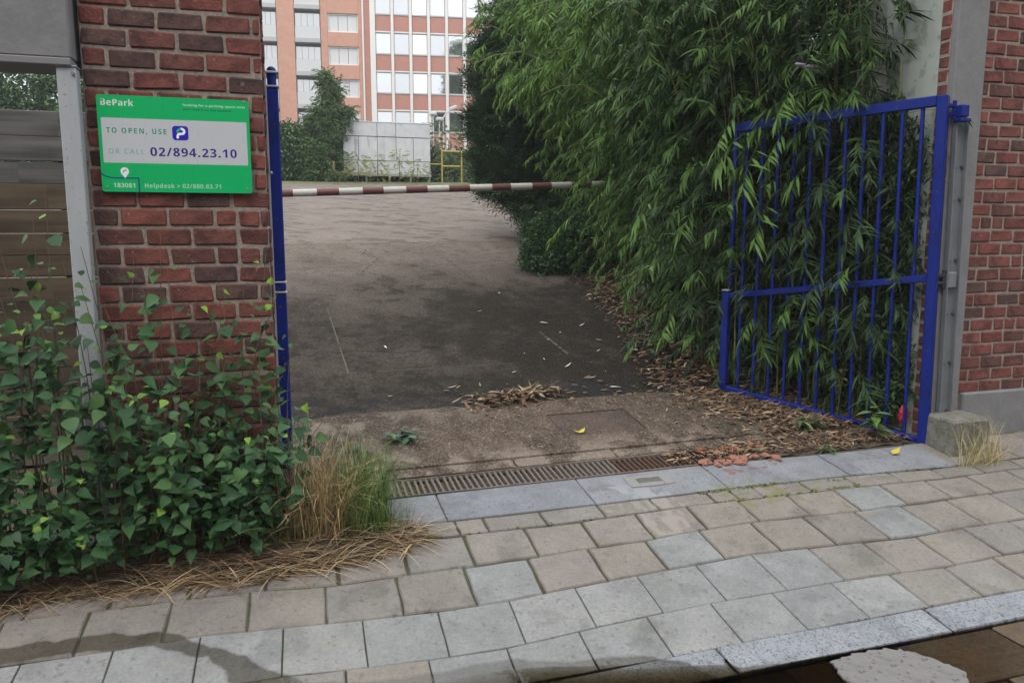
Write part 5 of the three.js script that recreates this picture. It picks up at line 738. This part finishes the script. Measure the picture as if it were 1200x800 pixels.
cloudOf('shrub', 'wispy pale shrub beside the yellow railing right of the container', 'shrub', { seed: 93, n: 420, gap: 0.36, s: 0.7, geos: fern, crownName: 'foliage', trunkName: 'stems', limbs: [tube([at(5.95, 26.6, -0.05), [5.9, 4.9, -26.6]], 0.03, 0.01, 4, 5)], cols: [[0.13, 0.19, 0.07], [0.16, 0.2, 0.08], [0.1, 0.16, 0.06]], lobes: [[5.9, 4.1, 26.7, 0.55, 0.8, 0.5], [5.75, 4.9, 26.7, 0.35, 0.5, 0.3], [6.8, 3.8, 26.6, 0.8, 0.5, 0.5], [7.6, 3.9, 26.8, 0.8, 0.6, 0.5]] });
cloudOf('hedge', 'low dark hedge behind and under the grey container', 'hedge', { seed: 95, n: 2200, gap: 0.2, s: 0.9, geos: clumps, crownName: 'foliage', trunkName: 'stems', limbs: [2, 3.5, 5, 6.5, 8].map((x) => tube([at(x, 29.6, -0.1), [x, 4.2, -29.6]], 0.05, 0.02, 4, 5)), cols: [[0.04, 0.085, 0.03], [0.05, 0.1, 0.035]], lobes: [2.4, 3.2, 4, 4.8, 5.6, 6.4, 7.2, 8, 9, 10].map((x) => [x, 4.1, 29.6, 0.8, 0.75, 0.6]) });
cloudOf('shrub', 'dark rounded shrub between the yellow railing and the yew like tree', 'shrub', { seed: 94, n: 1500, gap: 0.28, s: 0.8, geos: clumps, crownName: 'foliage', trunkName: 'stems', limbs: [tube([at(7.6, 25.6, -0.05), [7.6, 4.2, -25.6]], 0.05, 0.02, 4, 5)], cols: [[0.045, 0.1, 0.035], [0.06, 0.125, 0.04], [0.035, 0.08, 0.03]], lobes: [[7.3, 3.7, 25.7, 0.6, 0.55, 0.5], [8.0, 4.1, 25.8, 0.8, 0.8, 0.6], [8.9, 4.4, 26, 0.9, 1.1, 0.7]] });
{
  const f = rng(55);
  // container on legs
  const x0 = 2.35, x1 = 5.18, yb = 3.69, yt = 5.3, c = thing('steel_container', 'grey panelled steel container standing on low legs at the back of the yard', 'container', [(x0 + x1) / 2, yb, -26.1], null, 0.02), W = x1 - x0, H = yt - yb;
  const gt = texFn(512, 512, (i, j) => { const a = N_A[j * 512 + i], b = N_B[j * 512 + i], s = smp(N_B, i / 512 * 1.2, j / 512 * 0.12); let m = 0.92 + (a - 0.5) * 0.3 + (s - 0.5) * 0.25; const k = sstep(0.6, 0.72, s) * 0.35; return [0.56 * m * (1 - k), 0.57 * m * (1 - k), 0.59 * m * (1 - k)]; }); gt.repeat.set(0.5, 0.5);
  const gm = std(0xffffff, { map: gt, roughness: 0.6 }), gd = std(lin(0.16, 0.16, 0.17), { roughness: 0.7 });
  part('box_core', put(bbox(W - 0.06, H - 0.04, 2.2, 0.01), 0, H / 2, -1.15), gd, c);
  const cols = [0, 0.17, 0.385, 0.6, 0.8, 1]; const rows = [[0.0, 0.25], [0.262, 0.72], [0.735, 1]];
  rows.forEach(([a, b], ri) => { const cc = ri === 1 ? cols : ri === 0 ? [0, 0.385, 0.8, 1] : [0, 0.385, 0.6, 1]; for (let k = 0; k + 1 < cc.length; k++) { const w = (cc[k + 1] - cc[k]) * W - 0.014, g = bbox(w, (b - a) * H, 0.04, 0.006, 0, f, f() * 3, f() * 3); part('panel', put(g, -W / 2 + (cc[k] + cc[k + 1]) / 2 * W, (a + b) / 2 * H, 0.0 + rr(-0.003, 0.003, f)), gm, c); } });
  part('roof', put(bbox(W + 0.06, 0.04, 2.3, 0.01), 0, H + 0.02, -1.12), gm, c);
  part('sill_beam', put(bbox(W + 0.04, 0.07, 0.08, 0.006), 0, -0.04, 0.0), std(lin(0.3, 0.3, 0.28)), c); part('deck', put(bbox(W, 0.05, 2.0, 0.006), 0, -0.03, -1.1), gd, c);
  for (const x of [-1.38, -0.7, 0.05, 0.75, 1.38]) part('leg', put(bbox(0.07, 0.36, 0.07, 0.006), x, -0.24, -0.02), gd, c);
  part('side_box', put(bbox(0.1, 0.14, 0.2, 0.01), W / 2 + 0.06, 1.05, -0.1), gd, c);
  // yellow railings
  const ym = std(lin(0.4, 0.3, 0.06), { roughness: 0.5 });
  const ra = thing('yellow_railing', 'yellow tubular safety railing right of the container', 'railing', at(5.85, 25.9)); const hR = 1.06;
  for (const x of [-0.33, 0.33]) part('post', tube([[x, -0.05, 0], [x, hR / 2, 0], [x, hR, 0]], 0.027, 0.027, 3, 8), ym, ra); for (const y of [0.56, hR - 0.02]) part('rail', tube([[-0.35, y, 0], [0, y, 0], [0.35, y, 0]], 0.03, 0.03, 3, 8), ym, ra); part('rail', tube([[-0.8, 0.62, 0], [-0.5, 0.62, 0], [-0.3, 0.62, 0]], 0.02, 0.02, 3, 6), ym, ra);
  const rb = thing('yellow_railing', 'short bent yellow rail at the left end of the container', 'railing', at(2.14, 25.85)); part('post', tube([[-0.12, 0.36, 0], [-0.12, 0.5, 0], [-0.12, 0.68, 0]], 0.028, 0.028, 3, 8), ym, rb); part('rail', tube([[-0.13, 0.36, 0], [0.3, 0.33, 0], [1.0, 0.33, 0]], 0.022, 0.022, 3, 8), ym, rb); part('foot', tube([[0.05, -0.05, 0], [0.05, 0.15, 0], [0.05, 0.36, 0]], 0.025, 0.025, 3, 8), ym, rb);
  // weeds in front
  [['tall yellowish weed nearest the left end of the container', 2.75, 0.85], ['tall yellowish weed before the left middle of the container', 3.35, 0.75], ['tall yellowish weed before the middle of the container', 4.05, 0.95], ['tall yellowish weed nearest the right end of the container', 4.62, 0.6]].forEach(([lab, x, h], k) => cloudOf('tall_weed', lab, 'weed', { seed: 110 + k, n: 60, gap: 0.2, s: 0.4, geos: fern, crownName: 'foliage', trunkName: 'stem', limbs: [tube([at(x, 25.5, -0.05), [x, G(x, 25.5) + h, -25.5]], 0.014, 0.006, 4, 5)], cols: [[0.27, 0.32, 0.05], [0.34, 0.34, 0.06], [0.18, 0.24, 0.05]], lobes: [[x, G(x, 25.5) + h * 0.4, 25.5, 0.3, h * 0.45, 0.2], [x, G(x, 25.5) + h * 0.85, 25.5, 0.12, h * 0.3, 0.1]] }));
  // street lamps
  const lampM = std(lin(0.6, 0.62, 0.63), { roughness: 0.5 });
  const lamp = (label, x, d, y, head) => { const b = at(x, d), l = thing('street_lamp', label, 'street lamp', b, null), h = y - b[1]; part('pole', tube([[0, -0.1, 0], [0, h / 2, 0], [0, h, 0]], 0.045, 0.035, 4, 10), lampM, l); if (head === 1) { part('arm', tube([[0, h, 0], [0.16, h + 0.22, 0], [0.4, h + 0.44, 0]], 0.04, 0.03, 6, 8), lampM, l); part('lamp_head', put(bbox(0.42, 0.2, 0.2, 0.05), 0.52, h + 0.5, 0, 0, 0, 0.4), lampM, l); } else part('lamp_head', put(bbox(0.36, 0.18, 0.28, 0.05), 0, h + 0.08, 0), lampM, l); };
  lamp('thin pale lamp post just right of the container', 8.1, 40, 7.55, 0); lamp('second thin pale lamp post right of the container', 8.42, 40, 7.3, 0); lamp('lamp post with white slanted head before the office block', 8.62, 40, 7.45, 1);
}
// ---------------------------------------------------------------- the two buildings behind
{
  const f = rng(404), DIR = 0.1405; // the facade runs along +x, turning slightly nearer
  const redT = texFn(512, 512, (i, j) => { const m = 0.92 + (N_A[j * 512 + i] - 0.5) * 0.25 + (N_C[j * 512 + i] - 0.5) * 0.14; return [0.5 * m, 0.235 * m, 0.185 * m]; }); redT.repeat.set(0.4, 0.4);
  const red = std(0xffffff, { map: redT, roughness: 0.9 }), redB = std(lin(1.15, 1.3, 1.2), { map: redT, roughness: 0.9 }), white = std(lin(0.74, 0.73, 0.7), { roughness: 0.7 }), frame = std(lin(0.5, 0.51, 0.52), { roughness: 0.6 }), dark = std(lin(0.03, 0.032, 0.035), { roughness: 0.8 }), grey = std(lin(0.42, 0.42, 0.42), { roughness: 0.8 });
  const glassM = [0.78, 0.62, 0.85, 0.7].map((v) => std(lin(v, v * 1.01, v * 1.03), { metalness: 1, roughness: 0.035 }));
  const off = thing('office_block', 'red and white office block with rows of mirrored windows', 'building', [8.38, 0, -64], null, -DIR);
  const box = (x0, x1, y0, y1, z0, z1, b = 0.02) => put(bbox(x1 - x0, y1 - y0, z1 - z0, b), (x0 + x1) / 2, (y0 + y1) / 2, (z0 + z1) / 2);
  const NB = 13, P = 1.41, S = 2.95, Y0 = 2.55, NF = 7; // window heads at Y0 + k S + 2.9
  part('wall', box(-0.2, NB * P + 0.2, 3.0, Y0 + NF * S + 1.0, -9, -0.16), red, off);
  for (let k = 0; k <= NB; k++) part('mullion', box(k * P - (k ? 0.11 : 0.3), k * P + 0.11, 3.0, Y0 + NF * S + 0.6, -0.14, 0.16), white, off);
  for (let r = 0; r < NF; r++) {
    const yh = Y0 + r * S + 2.63, ys = yh - 1.56;
    for (let k = 0; k < NB; k++) {
      const a = k * P + 0.115, b = (k + 1) * P - 0.115;
      part('spandrel_panel', box(a, b, yh - 2.95 + 0.12, ys - 0.1, -0.13, 0.0), red, off);
      part('head_band', box(a, b, yh, yh + 0.115, -0.13, 0.03), white, off); part('sill_band', box(a, b, ys - 0.095, ys - 0.002, -0.13, 0.05), grey, off);
      const w = part('window', merged([box(a, a + 0.06, ys, yh - 0.005, -0.12, -0.03), box(b - 0.06, b, ys, yh - 0.005, -0.12, -0.03), box(a + 0.065, b - 0.065, ys, ys + 0.06, -0.12, -0.035), box(a + 0.065, b - 0.065, yh - 0.07, yh - 0.005, -0.12, -0.035)]), frame, off);
      const g = part('pane', box(a + 0.05, b - 0.05, ys + 0.04, yh - 0.05, -0.09, -0.07, 0.002), glassM[Math.floor(f() * 4)], w); g.rotation.set(0, 0, 0); const t = rr(-0.006, 0.006, f), u = rr(-0.006, 0.006, f); const p = g.geometry.attributes.position; const cx = (a + b) / 2, cy = (ys + yh) / 2; for (let i = 0; i < p.count; i++) p.setZ(i, p.getZ(i) + t * (p.getX(i) - cx) + u * (p.getY(i) - cy)); g.geometry.computeVertexNormals();
    }
  }
  part('roof', box(-0.3, NB * P + 0.3, Y0 + NF * S + 1.0, Y0 + NF * S + 1.3, -9.2, 0.2), grey, off);
  const ap = thing('apartment_block', 'orange brick apartment block with white glazed balconies and shuttered windows', 'building', [8.55, 0, -64], null, -DIR);
  const X0 = -19, T = 24;
  part('wall', box(X0, -0.32, 3.0, T, -9.5, -0.5), redB, ap);
  part('stair_wall', box(-1.05, -0.32, 3.0, T, -0.49, 0.02), red, ap);
  part('drain_pipe', tube([[-1.0, 3, 0.1], [-1.0, 12, 0.1], [-1.0, T, 0.1]], 0.07, 0.07, 3, 8), white, ap);
  const lv = [18.28, 15.85, 13.42, 11.0, 8.6, 6.2, 20.75, 3.8 + 0.9]; // window heads of the right bay
  // right bay: brick around windows
  const wa = -3.68, wb = -1.36; part('pier', box(-4.2, wa, 3.0, T, -0.49, 0.0), redB, ap); part('pier', box(wb, -1.06, 3.0, T, -0.49, 0.0), redB, ap);
  lv.sort((a, b) => a - b); lv.forEach((y, i) => { const lo = y - 1.38, prev = i ? lv[i - 1] : 3.0; part('spandrel', box(wa + 0.002, wb - 0.002, prev, lo, -0.49, -0.005), redB, ap); const w = part('window', merged([box(wa, wb, lo + 0.005, lo + 0.09, -0.48, -0.12), box(wa, wb, y - 0.09, y - 0.005, -0.48, -0.12), box(wa, wa + 0.1, lo + 0.09, y - 0.09, -0.48, -0.12), box(wb - 0.1, wb, lo + 0.09, y - 0.09, -0.48, -0.12)]), white, ap); for (let k = 0; k < 3; k++) { const q = (wb - wa - 0.2) / 3; part('shutter', box(wa + 0.1 + q * k + 0.012, wa + 0.1 + q * (k + 1) - 0.012, lo + 0.1, y - 0.1, -0.3, -0.2), std(lin(0.62, 0.63, 0.64), { roughness: 0.6 }), w); } });
  part('spandrel', box(wa + 0.002, wb - 0.002, lv[lv.length - 1], T, -0.49, -0.005), redB, ap);
  // balcony columns and piers
  const colsX = [[-6.15, -4.2], [-9.1, -7.45], [-12.4, -10.6], [-15.5, -13.7]]; const piers = [[-7.45, -6.15], [-10.6, -9.1], [-13.7, -12.4], [X0, -15.5]]; piers.forEach(([a, b]) => part('pier', box(a, b, 3.0, T, -0.49, 0.1), redB, ap));
  const fl = [20.95, 18.5, 16.05, 13.6, 11.15, 8.7, 6.25, 3.8];
  colsX.forEach(([a, b]) => fl.forEach((y) => { const bal = part('balcony', box(a + 0.02, b - 0.02, y - 0.02, y + 0.3, -0.49, 0.16), grey, ap); part('panel', box(a + 0.04, b - 0.04, y + 0.31, y + 1.2, -0.2, 0.06), std(lin(0.56, 0.57, 0.58), { roughness: 0.5 }), bal); for (let k = 0; k < 4; k++) { const q = (b - a - 0.1) / 4; part('glazing', box(a + 0.05 + q * k + 0.008, a + 0.05 + q * (k + 1) - 0.008, y + 1.22, y + 2.14, -0.2, -0.02), std(lin(0.6, 0.62, 0.64), { roughness: 0.25 }), bal); } part('gap', box(a + 0.03, b - 0.03, y + 2.15, y + 2.42, -0.48, -0.3), dark, bal); }));
  part('roof', box(X0 - 0.1, -0.2, T, T + 0.3, -9.6, 0.3), grey, ap);
}
// ---------------------------------------------------------------- trees behind the bamboo
const tr = (label, x, d, h, r, seed, cols, n, dense = 0.36) => { const b = at(x, d, -0.2), y = b[1]; const limbs = [tube([b, [x + 0.1, y + h * 0.4, -d], [x, y + h * 0.85, -d]], 0.025 * h, 0.05, 8, 8)]; const f = rng(seed); const lobes = []; for (let k = 0; k < 9; k++) { const a = k * 2.4, q = rr(0.25, 0.75, f) * r, lx = x + Math.cos(a) * q, lz = d + Math.sin(a) * q, ly = y + h * rr(0.45, 0.88, f); lobes.push([lx, ly, lz, r * rr(0.4, 0.6, f), h * rr(0.1, 0.17, f), r * rr(0.4, 0.6, f)]); limbs.push(tube([[x, y + h * 0.35, -d], [lerp(x, lx, 0.5), ly - h * 0.1, -lerp(d, lz, 0.5)], [lx, ly, -lz]], 0.008 * h, 0.02, 6, 6)); } return cloudOf('broadleaf_tree', label, 'tree', { seed, n, gap: dense, s: 1, geos: bigClumps, cols, limbs, lobes }); };
tr('tall pale leaved tree whose crown reaches over the office windows', 10.6, 29, 11.5, 2.5, 121, [[0.09, 0.15, 0.05], [0.12, 0.18, 0.07], [0.07, 0.12, 0.045]], 1700, 0.42);
tr('large green tree standing behind the bamboo before the office block', 15.5, 37, 19, 4.6, 122, [[0.08, 0.14, 0.05], [0.1, 0.165, 0.06], [0.065, 0.12, 0.045]], 4200);
tr('large dark tree behind the yard farthest to the right', 22.5, 40, 13.5, 4.6, 123, [[0.05, 0.1, 0.03], [0.065, 0.12, 0.04]], 3600);

// ---------------------------------------------------------------- unseen terrace added across the street (behind the camera) to shade the gate side
{
  const hb = std(lin(0.24, 0.12, 0.095), { roughness: 0.95 }), hw = std(lin(0.6, 0.6, 0.58)), hg = phys(lin(0.03, 0.035, 0.04), { roughness: 0.05 }), hr = std(lin(0.06, 0.058, 0.06), { roughness: 0.8 }), hd = std(lin(0.05, 0.07, 0.06), { roughness: 0.5 });
  const h = thing('added_shade_house', 'unseen brick terraced house added behind the viewer to shade the gate side', 'house', [-21, 0.25, 8.5], 'brick terraced houses added across the street for shade');
  part('wall', put(bbox(6, 9.2, 8, 0.02), 0, 4.6, 4), hb, h);
  { const s = new THREE.Shape([[-0.3, 9.2], [8.3, 9.2], [4, 12]].map(([a, b]) => new THREE.Vector2(a, b))), g = new THREE.ExtrudeGeometry(s, { depth: 6, bevelEnabled: false }); g.rotateY(-Math.PI / 2); g.translate(3, 0, 0); part('roof', g, hr, h); }
  for (const y of [1.0, 4.0, 6.8]) for (const x of [-1.6, 1.4]) { if (y < 2 && x > 0) continue; const w = part('window', put(bbox(1.3, 1.7, 0.08, 0.01), x, y + 0.85, -0.02), hw, h); part('pane', put(bbox(1.1, 1.5, 0.02, 0.004), x, y + 0.85, -0.065), hg, w); }
  const dr = part('door', put(bbox(1.0, 2.2, 0.08, 0.01), 1.4, 1.15, -0.02), hd, h); part('handle', put(bbox(0.03, 0.14, 0.04, 0.006), 1.05, 1.1, -0.08), hw, dr);
  for (let k = 1; k < 8; k++) { const c = h.clone(); c.name = numbered('added_shade_house'); c.position.x = -21 + k * 6.004; scene.add(c); }
  struct('opposite_pavement', (() => { const g = bbox(60, 0.12, 1.8, 0.01); g.translate(0, 0.33, 7.55); return g; })(), std(lin(0.25, 0.24, 0.23)), 'pavement on the far side of the street');
}
scene.fog = new THREE.FogExp2(0xe8eef2, 0.0016);

renderer.render(scene, camera);
